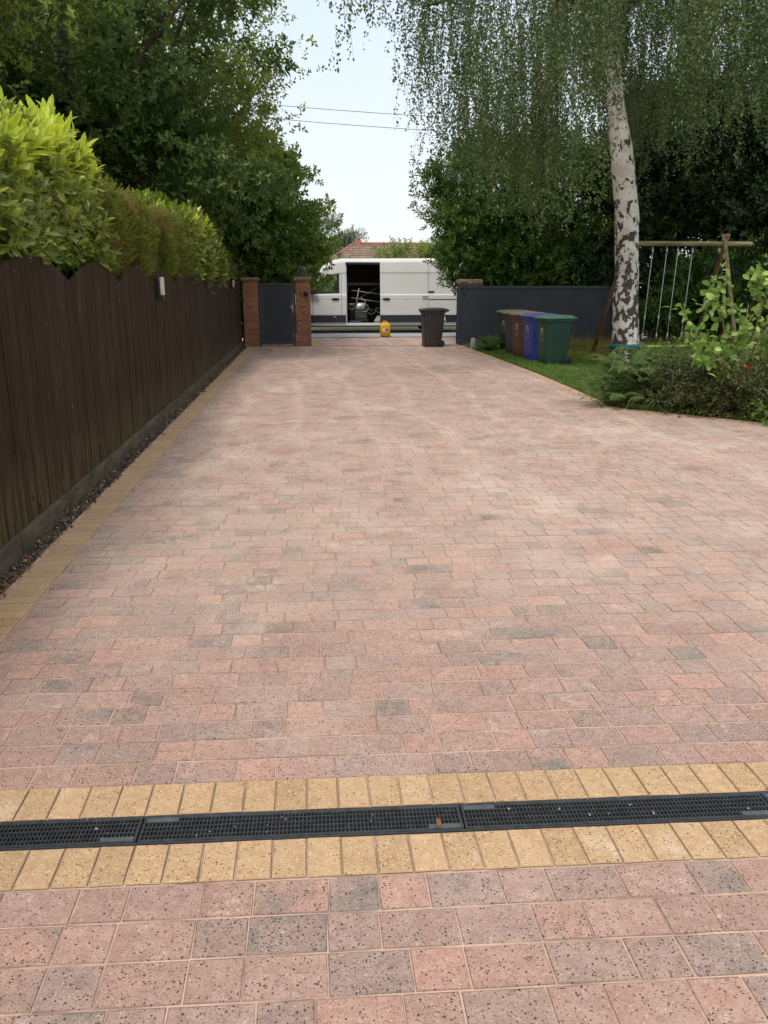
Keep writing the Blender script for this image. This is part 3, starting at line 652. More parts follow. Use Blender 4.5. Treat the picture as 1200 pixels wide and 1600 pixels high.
# frame of the opening, step
MB().box(1.385, 2.70, -1.0, -.93, .262, .35).build('door_step', M['white'], van, bevel=.01)
MB().box(1.385, 2.9, -.90, -.84, 2.40, 2.478).build('door_track', M['clad'], van)
op = MB()
for i in range(ih0, ih1-1):
    a = spt(1.382, i, -1, -.003); b = spt(1.382, i+1, -1, -.003)
    op.add([(a[0]-.004, a[1], a[2]), (a[0]+.035, a[1]+.03, a[2]), (b[0]+.035, b[1]+.03, b[2]), (b[0]-.004, b[1], b[2])], [(0, 1, 2, 3)])
op.build('door_pillar', M['white'], van)
# sliding door (outboard of the body)
sd_ = MB(); sc_ = MB(); xs = [2.62, 2.66, 4.33, 4.37]
def doff(k): return .065 if k in (1, 2) else .052
for k in range(3):
    for i in range(2, 19):
        q = [spt(xs[k], i, -1, doff(k)), spt(xs[k+1], i, -1, doff(k+1)), spt(xs[k+1], i+1, -1, doff(k+1)), spt(xs[k], i+1, -1, doff(k))]
        (sc_ if i == 2 else sd_).add(q, [(0, 1, 2, 3)])
for x in (2.62, 4.37):
    for i in range(2, 19):
        q = [spt(x, i, -1, .052), spt(x, i+1, -1, .052), spt(x, i+1, -1, .0), spt(x, i, -1, .0)]; sd_.add(q, [(0, 1, 2, 3)])
sdo = sd_.build('sliding_door', M['white'], van); weld(sdo, False); sc_.build('door_cladding', M['clad'], sdo)
# raised frame round the upper door panel, so the pressing reads
for (xa, xb, ia, ib_) in ((2.70, 2.74, 13, 14), (4.26, 4.30, 13, 14)):
    fp = MB().add([spt(xa, 13, -1, .066), spt(xb, 13, -1, .072), spt(xb, 14, -1, .072), spt(xa, 14, -1, .066)], [(0, 1, 2, 3)])
    fp.build('door_pressing', M['white'], sdo)
def handle(x, z, par, off=0):
    yb = -HW-off; mb = MB().box(x-.13, x+.13, yb-.004, yb+.01, z-.035, z+.03); mb.tube([(x-.12, yb-.01, z+.01), (x-.09, yb-.045, z+.012), (x+.09, yb-.045, z+.012), (x+.12, yb-.01, z+.01)], .016, 8); mb.build('handle', M['black'], par, True)
    MB().loft([[(x+.06*math.cos(a), yb-.002, z+.03+.04*math.sin(a)) for a in np.linspace(0, math.pi, 9)], [(x+.045*math.cos(a), yb-.008, z+.03+.03*math.sin(a)) for a in np.linspace(0, math.pi, 9)]]).build('handle_cup', M['galv'], par)
handle(1.0, 1.20, van, 0); handle(2.84, 1.20, sdo, .062)
MB().box(4.16, 4.34, -HW-.068, -HW-.058, 1.17, 1.31).build('latch_plate', M['galv'], sdo, bevel=.004)
MB().box(4.38, 4.60, -HW+.03, -HW+.055, 1.42, 1.475).build('rail_cap', M['black'], van, bevel=.008)
MB().box(4.40, 5.6, -HW-.004, -HW+.006, 1.172, 1.195).build('door_rail', M['clad'], van)
# cab: door seams, window surround, mirror, marker, seat
for xx in (1.215, .18):
    sm = MB()
    for i in range(1, npf-9): 
        a, b = spt(xx, i, -1, .0015), spt(xx, i+1, -1, .0015); sm.add([(a[0]-.006, a[1], a[2]), (a[0]+.006, a[1], a[2]), (b[0]+.006, b[1], b[2]), (b[0]-.006, b[1], b[2])], [(0, 1, 2, 3)])
    sm.build('door_seam', M['clad'], van)
for side in (-1, 1):
    ws_ = MB()
    for (xa, xb) in ((.535, .575),): ws_.add([spt(xa, iw0, side, -.004), spt(xb, iw0, side, -.004), spt(xb, iw1, side, -.004), spt(xa, iw1, side, -.004)], [(0, 1, 2, 3)])
    path = [(-.1, iw0), (.42, iw0), (1.14, iw0), (1.14, iw1), (.78, iw1), (.42, iw1), (.15, iw1), (-.1, iw1), (-.1, iw0)]
    ws_.tube([spt(x, i, side, -.004) for x, i in path], .014, 5, False)
    ws_.build('window_surround', M['black'], van)
MB().box(.02, .34, -1.22, -1.10, 1.38, 1.56).box(.1, .25, -1.11, -.98, 1.40, 1.46).build('wing_mirror', M['black'], van, bevel=.03)
MB().box(.93, 1.03, -HW-.006, -HW+.002, .555, .60).build('side_marker', M['orange'], van, bevel=.002)
for yy in (-.55, .45):
    MB().loft([rrect(.95, yy, .07, .24, .05, .8), rrect(1.02, yy, .07, .24, .05, 1.45)]).loft([rrect(1.05, yy, .05, .13, .04, 1.5), rrect(1.07, yy, .05, .11, .04, 1.72)]).loft([rrect(.7, yy, .28, .24, .05, .7), rrect(.7, yy, .28, .24, .05, .85)]).build('seat', M['black'], van, True)
# wheels, arches
def disc(cx, cz, r, y, n=24, a0=0, a1=2*math.pi): return [(cx+r*math.cos(a), y, cz+r*math.sin(a)) for a in np.linspace(a0, a1, n)]
for (cx, side) in ((-.22, -1), (4.52, -1), (-.22, 1), (4.52, 1)):
    wh = MB(); yo = side*(HW-.05)
    rings = [disc(cx, .335, r, y_, 29)[:-1] for r, y_ in ((.20, yo-side*.20), (.30, yo-side*.22), (.345, yo-side*.19), (.35, yo-side*.1), (.345, yo-side*.03), (.31, yo), (.21, yo-side*.005))]
    w_ = thing('wheel', None, None); w_.parent = van
    MB().loft(rings, False).build('tyre', M['tyre'], w_, True)
    MB().loft([disc(cx, .335, r, y_, 29)[:-1] for r, y_ in ((.215, yo-side*.01), (.20, yo-side*.03), (.10, yo-side*.035), (.08, yo-side*.0), (.03, yo+side*.005))]).build('rim', M['galv'], w_, True)
    ar = MB(); ar.add(disc(cx, .36, .44, side*(HW+.004), 25, 0, math.pi), [tuple(range(25))] if side == 1 else [tuple(range(25))[::-1]]); ar.build('wheel_arch', M['blackmat'], van)
    if cx > 0: fl = MB(); fl.tube(disc(cx, .37, .49, side*(HW+.003), 21, .05, math.pi-.05), .03, 8); fl.build('arch_flare', M['white'], van, True)
MB().box(-1.12, -.98, -.8, .8, .30, .62).build('front_bumper', M['clad'], van, bevel=.03)
for s in (-1, 1): MB().box(-1.03, -.80, s*.62-.16, s*.62+.16, .86, 1.08).build('headlight', M['white2'], van, bevel=.04)
# things carried in the van
t = thing('tool_rack', 'pale perforated rack rail fixed across the inside of the van above the tools', 'rack', (1.5, VC+.35, 1.68))
MB().box(0, 1.5, 0, .02, 0, .09).box(0, .03, -.01, .03, -.28, 0).build('rail', M['palestrip'], t, bevel=.002)
mb = MB(); 
for k in range(26): mb.box(.05+k*.055, .075+k*.055, -.004, .0, .03, .06)
mb.build('slot', M['vanin'], t)
def ladderlike(name, lab, cat, pts, r, m):
    t = thing(name, lab, cat, pts[0]); P0 = Vector(pts[0]); MB().tube([Vector(p)-P0 for p in pts], r, 8).build('tube', m, t, True)
    d = (Vector(pts[-1])-P0); MB().tube([d*.94, d], r*1.6, 8).build('end_cap', M['black'], t, True)
ladderlike('metal_pole', 'upper of the two bright metal poles slanting across the open van', 'pole', [(1.62, VC-.45, 1.50), (2.78, VC-.35, 1.34)], .014, M['alu'])
ladderlike('metal_pole', 'lower of the two bright metal poles slanting across the open van', 'pole', [(1.58, VC-.6, 1.24), (2.78, VC-.55, 1.06)], .014, M['alu'])
ladderlike('prop', 'thin grey prop leaning up to the right inside the open van', 'pole', [(1.9, VC-.1, 1.2), (2.7, VC-.05, 1.66)], .012, M['galv'])
t = thing('plate_compactor', 'silver framed machine with upright handles standing in the open van', 'machine', (1.92, VC-.5, .36))
MB().box(-.22, .3, -.2, .2, .02, .12).build('base_plate', M['vanin'], t, bevel=.02)
MB().loft([rrect(0, 0, .16, .14, .04, .44), rrect(0, 0, .18, .16, .05, .55), rrect(.02, 0, .13, .12, .05, .70)]).build('engine', M['galv'], t, True)
mb = MB()
for s in (-.15, .12): mb.tube([(-.16+s*.2, s, .15), (-.12, s, .8), (-.04, s, 1.2)], .015, 8); mb.tube([(.22, s, .15), (.18, s, .75), (.02, s, .9)], .012, 8)
mb.tube([(-.04, -.15, 1.2), (-.04, .12, 1.2)], .018, 8); mb.tube([(.15+.14*math.cos(a), -.2, .52+.14*math.sin(a)) for a in np.linspace(0, 6.28, 15)], .013, 6)
mb.build('handle_frame', M['alu'], t, True); MB().box(-.2, .25, -.18, .18, .13, .42).build('tank', M['bingrey'], t, bevel=.03)
for (x, y_, r, h, m, lab) in ((1.60, -.62, .13, .62, 'bingrey', 'tall dark tub with reddish lid at the front edge of the open van'), (2.32, -.55, .15, .45, 'black', 'short black bucket in the middle of the open van'), (2.62, -.4, .12, .5, 'bingrey', 'narrow grey tub behind the open van door')):
    t = thing('bucket', lab, 'bucket', (x, VC+y_, .35), 0, 'tubs in the open van')
    n_ = 18; MB().loft([[(rr*math.cos(a), rr*math.sin(a), z) for a in np.linspace(0, 2*math.pi, n_+1)[:-1]] for rr, z in ((r*.85, 0), (r, h), (r*1.07, h), (r*1.07, h+.03), (r*.95, h+.03))]).build('tub', M[m], t, True)
    MB().tube([(r*math.cos(a), -.02-r*.5*math.sin(a)-.06, h-.02-.12*math.sin(a)) for a in np.linspace(0, math.pi, 9)], .006, 6).build('bail_handle', M['alu'], t, True)
    if h > .6: MB().loft([[(rr*math.cos(a), rr*math.sin(a), z) for a in np.linspace(0, 2*math.pi, n_+1)[:-1]] for rr, z in ((r*1.08, h+.03), (r*1.0, h+.06), (r*.3, h+.07))]).build('lid', M['timber_red'], t, True)
t = thing('tool_case', 'flat blue tool case lying on the step of the open van', 'case', (1.72, VC-.78, .352)); MB().box(-.22, .22, -.1, .1, 0, .075).build('case', M['blue_toolbox'], t, bevel=.02); MB().tube([(-.06, -.1, .04), (-.05, -.13, .04), (.05, -.13, .04), (.06, -.1, .04)], .008, 6).build('handle', M['black'], t, True)
t = thing('folded_sack', 'crumpled pale grey sack by the rear edge of the van opening', 'sack', (2.58, VC-.82, .352))
mb = MB(); mb.loft([[(a_[0]*(1+.15*math.sin(5*i+z*30)), a_[1], a_[2]) for i, a_ in enumerate(rrect(0, 0, rx, ry, .04, z, 4))] for rx, ry, z in ((.15, .09, 0), (.16, .10, .06), (.12, .07, .15), (.05, .04, .23), (.02, .02, .27))]); mb.build('bag', M['palestrip'], t, True)
MB().tube([(-.03, 0, .245), (.03, .02, .255)], .02, 6).build('tie', M['rope'], t, True)
# jerrycan
t = thing('jerrycan', 'bright yellow plastic jerrycan standing on the paving in front of the van', 'jerrycan', (2.60, 28.55, -.008), R_(4))
mb = MB().loft([rrect(0, 0, .145, .11, .05, 0), rrect(0, 0, .165, .13, .05, .03), rrect(0, 0, .165, .13, .05, .36), rrect(0, 0, .15, .12, .05, .43), rrect(0, 0, .10, .07, .04, .46)]); bo_ = mb.build('can_body', M['yellow'], t, True)
MB().tube([(-.09, 0, .43), (-.07, 0, .50), (.05, 0, .50), (.08, 0, .45)], .017, 8).build('handle', M['yellow'], t, True)
MB().tube([(.11, 0, .42), (.13, 0, .49)], .028, 12).build('screw_cap', M['black'], t, True)
MB().box(-.10, .09, -.1335, -.131, .17, .29).build('sticker', M['white2'], bo_)
MB().box(-.02, .03, -.1355, -.134, .185, .275).build('print', M['red'], bo_); MB().box(.035, .08, -.1355, -.134, .19, .27).build('print', M['black'], bo_); MB().box(-.145, .145, -.134, -.129, .305, .315).build('moulded_rib', M['yellow'], bo_)

# ------------------------------------------------------------------ WHEELIE BINS
def make_bin(lab, loc, rz, mb_, ml, group=None, sticker=True, s=1.0):
    t = thing('wheelie_bin', lab, 'wheelie bin', loc, rz, group)
    # front faces -X, handle and wheels at +X
    def rr(hx, hy, z, cx=0, r=.05): return [(x*s, y*s, zz*s) for x, y, zz in rrect(cx, 0, hx, hy, r, z)]
    B = MB().loft([rr(.215, .215, .0, -.02), rr(.235, .225, .05, -.015), rr(.255, .235, .30, 0), rr(.295, .262, .90, .01), rr(.30, .265, .93, .01), rr(.33, .285, .935, .01), rr(.335, .288, .985, .01), rr(.32, .275, .99, .01)])
    body = B.build('bin_body', M[mb_], t, True); body.data.set_sharp_from_angle(angle=R_(40))
    L_ = MB().loft([rr(.345, .298, .992, .0), rr(.352, .302, 1.01, .0), rr(.345, .296, 1.03, .005), rr(.28, .24, 1.058, .03), rr(.15, .14, 1.068, .05)])
    lid = L_.build('lid', M[ml], t, True); lid.data.set_sharp_from_angle(angle=R_(50))
    MB().box(-.372*s, -.33*s, -.12*s, .12*s, .99*s, 1.018*s).build('lid_grip', M[ml], lid, bevel=.006)
    MB().tube([(.33*s, -.24*s, .95*s), (.43*s, -.22*s, 1.0*s), (.44*s, 0, 1.005*s), (.43*s, .22*s, 1.0*s), (.33*s, .24*s, .95*s)], .018*s, 8).build('handle', M[mb_], t, True)
    for yy in (-.17, 0, .17): MB().box(.31*s, .42*s, (yy-.02)*s, (yy+.02)*s, .99*s, 1.035*s).build('hinge', M[ml], t, bevel=.006)
    for yy in (-.25, .25):
        w_ = MB().loft([[(.215*s+r*s*math.cos(a), y_*s, .10*s+r*s*math.sin(a)) for a in np.linspace(0, 2*math.pi, 21)[:-1]] for r, y_ in ((.06, yy-.027), (.095, yy-.025), (.10, yy), (.095, yy+.025), (.06, yy+.027))]).build('wheel', M['blackmat'], t, True)
    MB().tube([(.215*s, -.22*s, .1*s), (.215*s, .22*s, .1*s)], .012*s, 6).build('axle', M['galv'], t, True)
    if sticker:
        st = MB(); x = -.280*s
        # white crest over a ruled address box, on the front face
        def fx(z): return -(.255+(.295-.255)*(z-.30)/.6-.01*(z-.3)/.6)*s-.0015
        def fq(y0_, y1_, z0, z1): st.add([(fx(z0), y0_*s, z0*s), (fx(z0), y1_*s, z0*s), (fx(z1), y1_*s, z1*s), (fx(z1), y0_*s, z1*s)], [(3, 2, 1, 0)])
        fq(-.05, .05, .74, .80); fq(-.08, .08, .715, .73); fq(-.07, .07, .67, .685); fq(-.07, -.06, .55, .67); fq(.06, .07, .55, .67); fq(-.07, .07, .54, .55)
        st.build('bin_marking', M['galv'], body)
    return t
GB = 'wheelie bins lined up on the grass'
make_bin('dark green wheelie bin farthest back in the row on the grass, beside the fern', (5.26, 21.45, .0), R_(18), 'bingreen', 'bingreenlid_skylit', GB)
make_bin('dark grey wheelie bin mostly hidden between the far green bin and the brown bin', (5.19, 20.5, .0), R_(14), 'bingrey', 'binbrownlid_skylit', GB, False)
make_bin('brown wheelie bin with a paler lid standing between the far green and the blue bin', (5.16, 19.6, .0), R_(14), 'binbrown2', 'binbrownlid_skylit', GB)
make_bin('blue wheelie bin standing between the brown and the near green bin', (5.15, 18.55, .0), R_(10), 'binblue', 'bluelid_skylit', GB)
make_bin('dark green wheelie bin nearest the camera in the row on the grass', (5.17, 17.45, .0), R_(10), 'bingreen', 'bingreenlid_skylit', GB)
make_bin('dark brown wheelie bin standing alone on the paving in front of the white van', (3.47, 23.55, .0), R_(4), 'binbrown', 'binbrown', None, False)

# ------------------------------------------------------------------ SWING FRAME
SY, SZ = 19.5, 2.60
t = thing('garden_swing', 'round timber swing frame with a long beam behind the birch trunk', 'swing frame', (9.3, SY, 0))
MB().tube([(-2.05, 0, SZ), (1.0, .0, SZ), (1.12, 0, SZ)], [.058, .056, .055], 14).build('beam', M['beam'], t, True)
for xx, sg, m in ((-1.88, 1, 'timber_red'), (-1.88, -1, 'timber'), (.46, 1, 'timber_red'), (.46, -1, 'timber')):
    MB().tube([(xx+(.07*sg)-(.30 if sg > 0 and xx < 0 else 0), sg*1.32, -.05), (xx+.03*sg, sg*.06, SZ+.02), (xx+.03*sg, -sg*.07, SZ+.20)], .05, 12).build('leg', M[m], t, True)
MB().tube([(-1.86, -1.2, .16), (-1.86, 1.25, .16)], .045, 10).build('cross_rail', M['timber'], t, True)
hk = MB()
for x in (-1.27, -.93, -.66, -.31, .34):
    hk.tube([(9.3-9.3+x, 0, SZ-.05), (x, 0, SZ-.13)], .009, 6)
hk.build('hook', M['galv'], t, True)
def swing(xl, xr, lab, dx=-.16):
    t = thing('rope_swing', lab, 'swing', (9.3+(xl+xr)/2, SY, .42), 0, 'rope swings on the timber frame'); c = (xl+xr)/2
    for x in (xl, xr):
        a = Vector((x-c, 0, SZ-.13-.42)); b = Vector((x-c+dx*.7, 0, .02)); rp_ = MB().tube([a, a.lerp(b, .75), b], .0085, 6)
        rp_.tube([a+Vector((0, 0, .02)), a-Vector((0, 0, .08))], .022, 8); rp_.tube([a.lerp(b, .74), a.lerp(b, .80)], .016, 6); rp_.tube([a.lerp(b, .94), b], .017, 6); rp_.build('rope', M['rope'], t, True)
    MB().box(xl-c+dx*.7-.06, xr-c+dx*.7+.06, -.08, .08, -.02, .015).build('seat', M['black'], t, bevel=.012)
swing(-1.27, -.93, 'left rope swing hanging just right of the birch trunk', -.12); swing(-.66, -.31, 'middle rope swing hanging above the tall grass, left of the pale leaved shrub', -.12)
t = thing('trapeze', 'dark triangular rope swing hanging at the right end of the timber beam', 'swing', (9.64, SY, SZ-.13), 0, 'rope swings on the timber frame')
mb = MB(); 
for dx, dy in ((-.26, 0), (.16, .1), (.03, -.16), (-.02, .18)): mb.tube([(0, 0, 0), (dx, dy, -.62), (dx*1.05, dy, -1.55)], .010, 6)
mb.build('rope', M['black'], t, True); MB().tube([(-.30, 0, -.62), (.20, .08, -.60)], .017, 8).tube([(-.30, 0, -1.55), (.2, .08, -1.55)], .022, 8).build('crossbar', M['binbrown2'], t, True)
MB().tube([(0, 0, .03), (0, 0, -.10)], .035, 8).build('swivel', M['galv'], t, True)

# ------------------------------------------------------------------ HOUSE, WIRES
t = thing('bungalow', 'brick bungalow with a brown tiled hipped roof seen above the van', 'house', (8.5, 66, 0))
hw_, hd_ = 8.4, 3.5
MB().box(-hw_+.4, hw_-.4, -hd_+.4, hd_-.4, 0, 2.45).build('wall', M['housebrick'], t)
def hiproof(cx, cy, hx, hy, ze, zr, rows, par, name='roof'):
    mb = MB(); dz = zr-ze
    for k in range(rows):
        a, b = k/rows, (k+1)/rows; za, zb = ze+dz*a+.035, ze+dz*b
        def P(t_, z): ix, iy = hx-min(hx, hy)*t_, hy-min(hx, hy)*t_; return [(cx-ix, cy-iy, z), (cx+ix, cy-iy, z), (cx+ix, cy+iy, z), (cx-ix, cy+iy, z)]
        A_ = P(a-.12/rows if k else a, za-.0); B_ = P(b, zb); v = A_+B_; mb.add(v, [(i, (i+1) % 4, 4+(i+1) % 4, 4+i) for i in range(4)])
        lo = P(a-.12/rows if k else a, za-.045); mb.add(lo+A_, [(i, (i+1) % 4, 4+(i+1) % 4, 4+i) for i in range(4)])
    return mb.build(name, M['tile'], par)
rf = hiproof(0, 0, hw_, hd_, 2.4, 4.75, 13, t)
rg = MB().tube([(-hw_+hd_, 0, 4.78), (hw_-hd_, 0, 4.78)], .10, 8)
for sx_ in (-1, 1):
    for sy_ in (-1, 1): rg.tube([(sx_*hw_, sy_*hd_, 2.46), (sx_*(hw_-hd_), 0, 4.78)], .09, 8)
rg.build('ridge_tiles', M['terracotta'], t, True)
MB().box(-4.75, -4.3, -.2, .25, 4.55, 5.0).build('chimney', M['terracotta'], rf, bevel=.02); MB().tube([(-4.52, 0, 5.0), (-4.52, 0, 5.15), (-4.52, 0, 5.32)], [.15, .11, .12], 10).build('chimney_pot', M['terracotta'], rf, True)
MB().box(-7.9, -4.6, -6.4, -3.2, 0, 2.41).build('porch_wall', M['housebrick'], t); hiproof(-6.25, -4.9, 1.9, 1.9, 2.4, 3.75, 7, t, 'porch_roof')
MB().box(-2.6, -1.0, -3.16, -3.08, .9, 2.1).build('window', M['white2'], t, bevel=.02); MB().box(2.0, 3.6, -3.16, -3.08, .9, 2.1).build('window', M['white2'], t, bevel=.02)
for i, (za, zb, lab) in enumerate(((8.55, 7.75, 'upper of the two overhead wires crossing the sky'), (8.05, 7.20, 'lower of the two overhead wires crossing the sky'))):
    mb = MB(); pts = []
    for k in range(25):
        u = k/24; x = -22+u*50; y_ = 36; zz = za+(zb-za)*((x+1.3)/6*.38)+.0022*(x-2)**2; pts.append((x, y_, zz))
    mb.tube(pts, .011, 5); o = mb.build('overhead_wire', M['cable'], None, True); props(o, lab, 'wire', 'overhead wires')
for x in (-22, 28):
    zt = 0
    t = thing('utility_pole', 'wooden utility pole carrying the overhead wires, %s end' % ('left' if x < 0 else 'right'), 'pole', (x, 36.2, 0)); MB().tube([(0, 0, 0), (0, 0, 12.4)], [.16, .11], 12).build('mast', M['timber'], t, True)
    MB().box(-.08, .08, -.3, .14, 8.4, 12.0).build('bracket', M['galv'], t)

# ------------------------------------------------------------------ VEGETATION
def sprigs(n, k=4, **kw): return [sprig(n, seed=i+3, **kw) for i in range(k)]
SP_big = sprigs(7, L=.13, W=.075, length=.10, tilt=(30, 85))             # whitebeam-like rosette
SP_mid = sprigs(9, L=.085, W=.05, length=.22, tilt=(40, 80))
SP_lau = sprigs(9, L=.13, W=.045, length=.16, tilt=(25, 70), fold=.3)
SP_beech = sprigs(11, L=.075, W=.042, length=.34, tilt=(55, 75), planar=True)
SP_laud = sprigs(8, L=.145, W=.055, length=.14, tilt=(25, 75), fold=.28, droop=.22, detail=1)
SP_laun = sprigs(8, L=.155, W=.050, length=.12, tilt=(12, 48), fold=.35, droop=.12, detail=1)
SP_con = sprigs(9, L=.055, W=.012, length=.10, tilt=(15, 50), planar=True)
SP_sml = sprigs(9, L=.045, W=.024, length=.14, tilt=(40, 80))

# left hedge: alternating laurel and conifer sections, each its own thing
def hedge(name, label, ya, yb, x0, x1, z0, ztop, n, temps, mat, new=None, n_new=0, wob=.10, group=None, up=.5, sc=(.8, 1.2)):
    cx, cy = (x0+x1)/2, (ya+yb)/2; t = thing(name, label, 'hedge', (cx, cy, 0), 0, group); B = np.array((cx, cy, 0))
    def top(y): return np.interp(y, [p[0] for p in ztop], [p[1] for p in ztop])
    # sample on the face towards the drive, the top and the two ends
    hh = np.mean([p[1] for p in ztop])-z0; Af, At, Ae = (yb-ya)*hh, (yb-ya)*abs(x1-x0), abs(x1-x0)*hh; s = Af+At+2*Ae
    k = rng.choice(4, n, p=[Af/s, At/s, Ae/s, Ae/s]); u, v = rng.random(n), rng.random(n)
    y_ = np.where(k < 2, ya+(yb-ya)*u, np.where(k == 2, ya, yb)); tz = top(y_)
    x_ = np.where(k == 0, x1, x0+(x1-x0)*v); z_ = np.where(k == 1, tz, z0+(tz-z0)*v)
    nn = np.zeros((n, 3)); nn[k == 0] = (1, 0, 0); nn[k == 1] = (0, 0, 1); nn[k == 2] = (0, -1, 0); nn[k == 3] = (0, 1, 0)
    P = np.column_stack([x_, y_, z_]); P[:, 0] -= np.where(k == 0, (.30 if 'conifer' in name else .16)*np.maximum(0, 1-np.minimum(y_-ya, yb-y_)/.26)**2, 0); bumps = np.sin(P[:, 1]*3.1+P[:, 2]*2.3)*np.cos(P[:, 2]*3.7+P[:, 0]*2)*wob
    dep = -np.abs(rng.normal(size=n))*.10+.04; P += nn*(bumps+dep)[:, None]+rng.normal(size=(n, 3))*.04
    edge = np.clip((P[:, 2]-(tz-.25))/.25, 0, 1)*(k == 0); P[:, 0] -= edge*.14      # rounded shoulder
    D = nn*.75+rng.normal(size=(n, 3))*.65+np.array((0, 0, up))
    V, T = scatter(temps, P, D, rng.uniform(sc[0], sc[1], n)); link('foliage', npmesh('foliage', V-B, T), M[mat], t)
    if new:
        y2 = rng.uniform(ya, yb, n_new); x2 = x1-.05-(x1-x0-.1)*rng.random(n_new)**1.2; z2 = top(y2)+rng.normal(size=n_new)*.06
        side = rng.random(n_new) < .22; x2 = np.where(side, x1-.02+rng.normal(size=n_new)*.05, x2); z2 = np.where(side, top(y2)-np.abs(rng.normal(size=n_new))*.13, z2)
        P = np.column_stack([x2, y2, z2]); D = np.column_stack([np.where(side, .5, .12)+rng.normal(size=n_new)*.25, rng.normal(size=n_new)*.3, np.full(n_new, 1.)])
        V, T = scatter(new[0], P, D, rng.uniform(.55, 1.05, n_new)); link('new_shoots', npmesh('new_shoots', V-B, T), M[new[1]], t)
    mb = MB()
    for y_ in np.arange(ya+.25, yb, .7):
        xc = (x0+x1)/2-cx; zt = float(top(y_))
        mb.tube([(xc, y_-cy, -.05), (xc+.05, y_-cy+.04, .9), (xc-.03, y_-cy, zt-.35)], [.05, .035, .012], 6)
        for q in range(10):
            zz = rng.uniform(.6, zt-.4); d = rng.normal(size=2); d /= np.linalg.norm(d); mb.tube([(xc, y_-cy, zz), (xc+d[0]*.45, y_-cy+d[1]*.3, zz+.35)], [.014, .004], 4)
    mb.build('stems', M['bark'], t, True)
    # dense inner twigs keep the hedge opaque: a core of dark green leaves
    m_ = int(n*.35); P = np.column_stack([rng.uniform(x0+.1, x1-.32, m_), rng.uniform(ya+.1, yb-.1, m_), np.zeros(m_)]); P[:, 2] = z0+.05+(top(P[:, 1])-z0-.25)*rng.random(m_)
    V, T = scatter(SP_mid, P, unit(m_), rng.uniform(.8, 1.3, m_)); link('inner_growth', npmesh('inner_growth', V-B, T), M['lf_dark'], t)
    return t
HX = -2.03
hedge('laurel_hedge', 'tall laurel hedge with bright yellow green new leaves above the near end of the fence', 3.2, 8.45, -3.6, HX, 1.85, [(3.2, 2.3), (5.2, 2.42), (6.6, 2.62), (7.8, 2.86), (8.45, 2.55)], 8800, SP_laud, 'lf_laurel_old', (SP_laun, 'lf_laurel_new'), 1500, sc=(.45, .82))
CH = 'clipped conifer hedge sections'
hedge('conifer_hedge', 'clipped conifer hedge section with browned side, directly after the tall laurel', 8.8, 9.9, -2.95, HX, 1.76, [(8.7, 2.50), (9.4, 2.58), (10, 2.50)], 15000, SP_con, 'lf_conifer', group=CH, wob=.05, up=.9, sc=(.55, 1.0))
hedge('conifer_hedge', 'clipped conifer hedge section with the brownest side, second after the tall laurel', 10.2, 11.7, -2.95, HX, 1.76, [(10.1, 2.48), (11, 2.56), (11.8, 2.48)], 17000, SP_con, 'lf_conifer', group=CH, wob=.05, up=.9, sc=(.55, 1.0))
hedge('conifer_hedge', 'green clipped conifer hedge section just before the small bright laurel', 12.05, 14.7, -2.75, HX, 1.76, [(11.9, 2.50), (13.3, 2.56), (14.7, 2.58)], 24000, SP_con, 'lf_conifer', group=CH, wob=.05, up=.9, sc=(.55, 1.0))
hedge('laurel_hedge', 'small bright laurel hedge behind the fence between the clipped conifers and the gate', 15.6, 20.6, -3.6, -2.7, 1.7, [(15.6, 2.95), (17.6, 3.08), (19.2, 3.05), (20.6, 2.75)], 2800, SP_laud, 'lf_laurel_old', (SP_laun, 'lf_laurel_new'), 900)
hedge('laurel_hedge', 'short bright laurel bush standing forward at the far end of the fence', 14.9, 19.6, -2.7, HX, 1.72, [(14.9, 2.65), (16.5, 2.75), (18, 2.66), (19.6, 2.4)], 2800, SP_laud, 'lf_laurel_old', (SP_laun, 'lf_laurel_new'), 700)
hedge('conifer_hedge', 'narrow dark conifer hedge section farthest along the fence, by the brick pillar', 19.9, 23.2, -2.6, HX, 1.7, [(19.9, 2.5), (22, 2.45), (23.2, 2.4)], 9000, SP_con, 'lf_conifer', group=CH, wob=.05, up=.9, sc=(.55, 1.0))

# left trees
tree('broadleaf_tree', 'bushy green tree leaning over the brick pillar in front of the van cab', 'tree', (-1.9, 27.0, 0),
     [(-1.6, 26.4, 2.8, 2.15, 1.7, 1.45), (-1.8, 26.4, 4.1, 2.2, 1.6, 1.2), (-2.0, 26.4, 5.2, 1.5, 1.3, 1.1), (-1.15, 26.1, 2.3, 1.1, .8, .8)], 7200, SP_big, 'lf_beech', trunk_r=.14, clump=.30, per=26)
tree('whitebeam_tree', 'tall dense grey green tree rising behind the left hedge to the top of the photo', 'tree', (-4.9, 19.5, 0),
     [(-4.6, 19, 6.9, 3.75, 2.6, 3.6), (-4.6, 19, 4.2, 3.3, 2.2, 2.3)], 9500, SP_big, 'lf_maple', trunk_r=.25, clump=.42, per=34, lump=.2)
tree('yellow_green_tree', 'loose yellow green tree at the top left corner of the photo', 'tree', (-7.2, 14.5, 0),
     [(-5.9, 14.5, 6.6, 3.0, 1.6, 1.7), (-6.9, 14.5, 4.8, 1.6, 1.3, 1.2)], 3400, SP_mid, 'lf_yellowgreen', trunk_r=.16, clump=.45, per=40, rmin=.25, scale=(.9, 1.4))
tree('yew_tree', 'low dark yew like tree between the left hedge and the garden gate', 'tree', (-4.2, 26.0, 0),
     [(-3.7, 25.9, 3.0, 2.7, 1.4, 1.5), (-4.6, 25.9, 3.8, 2.2, 1.4, 1.3)], 5200, SP_beech, 'lf_beech', trunk_r=.15, clump=.35, flat=.35, per=30, up=.1)
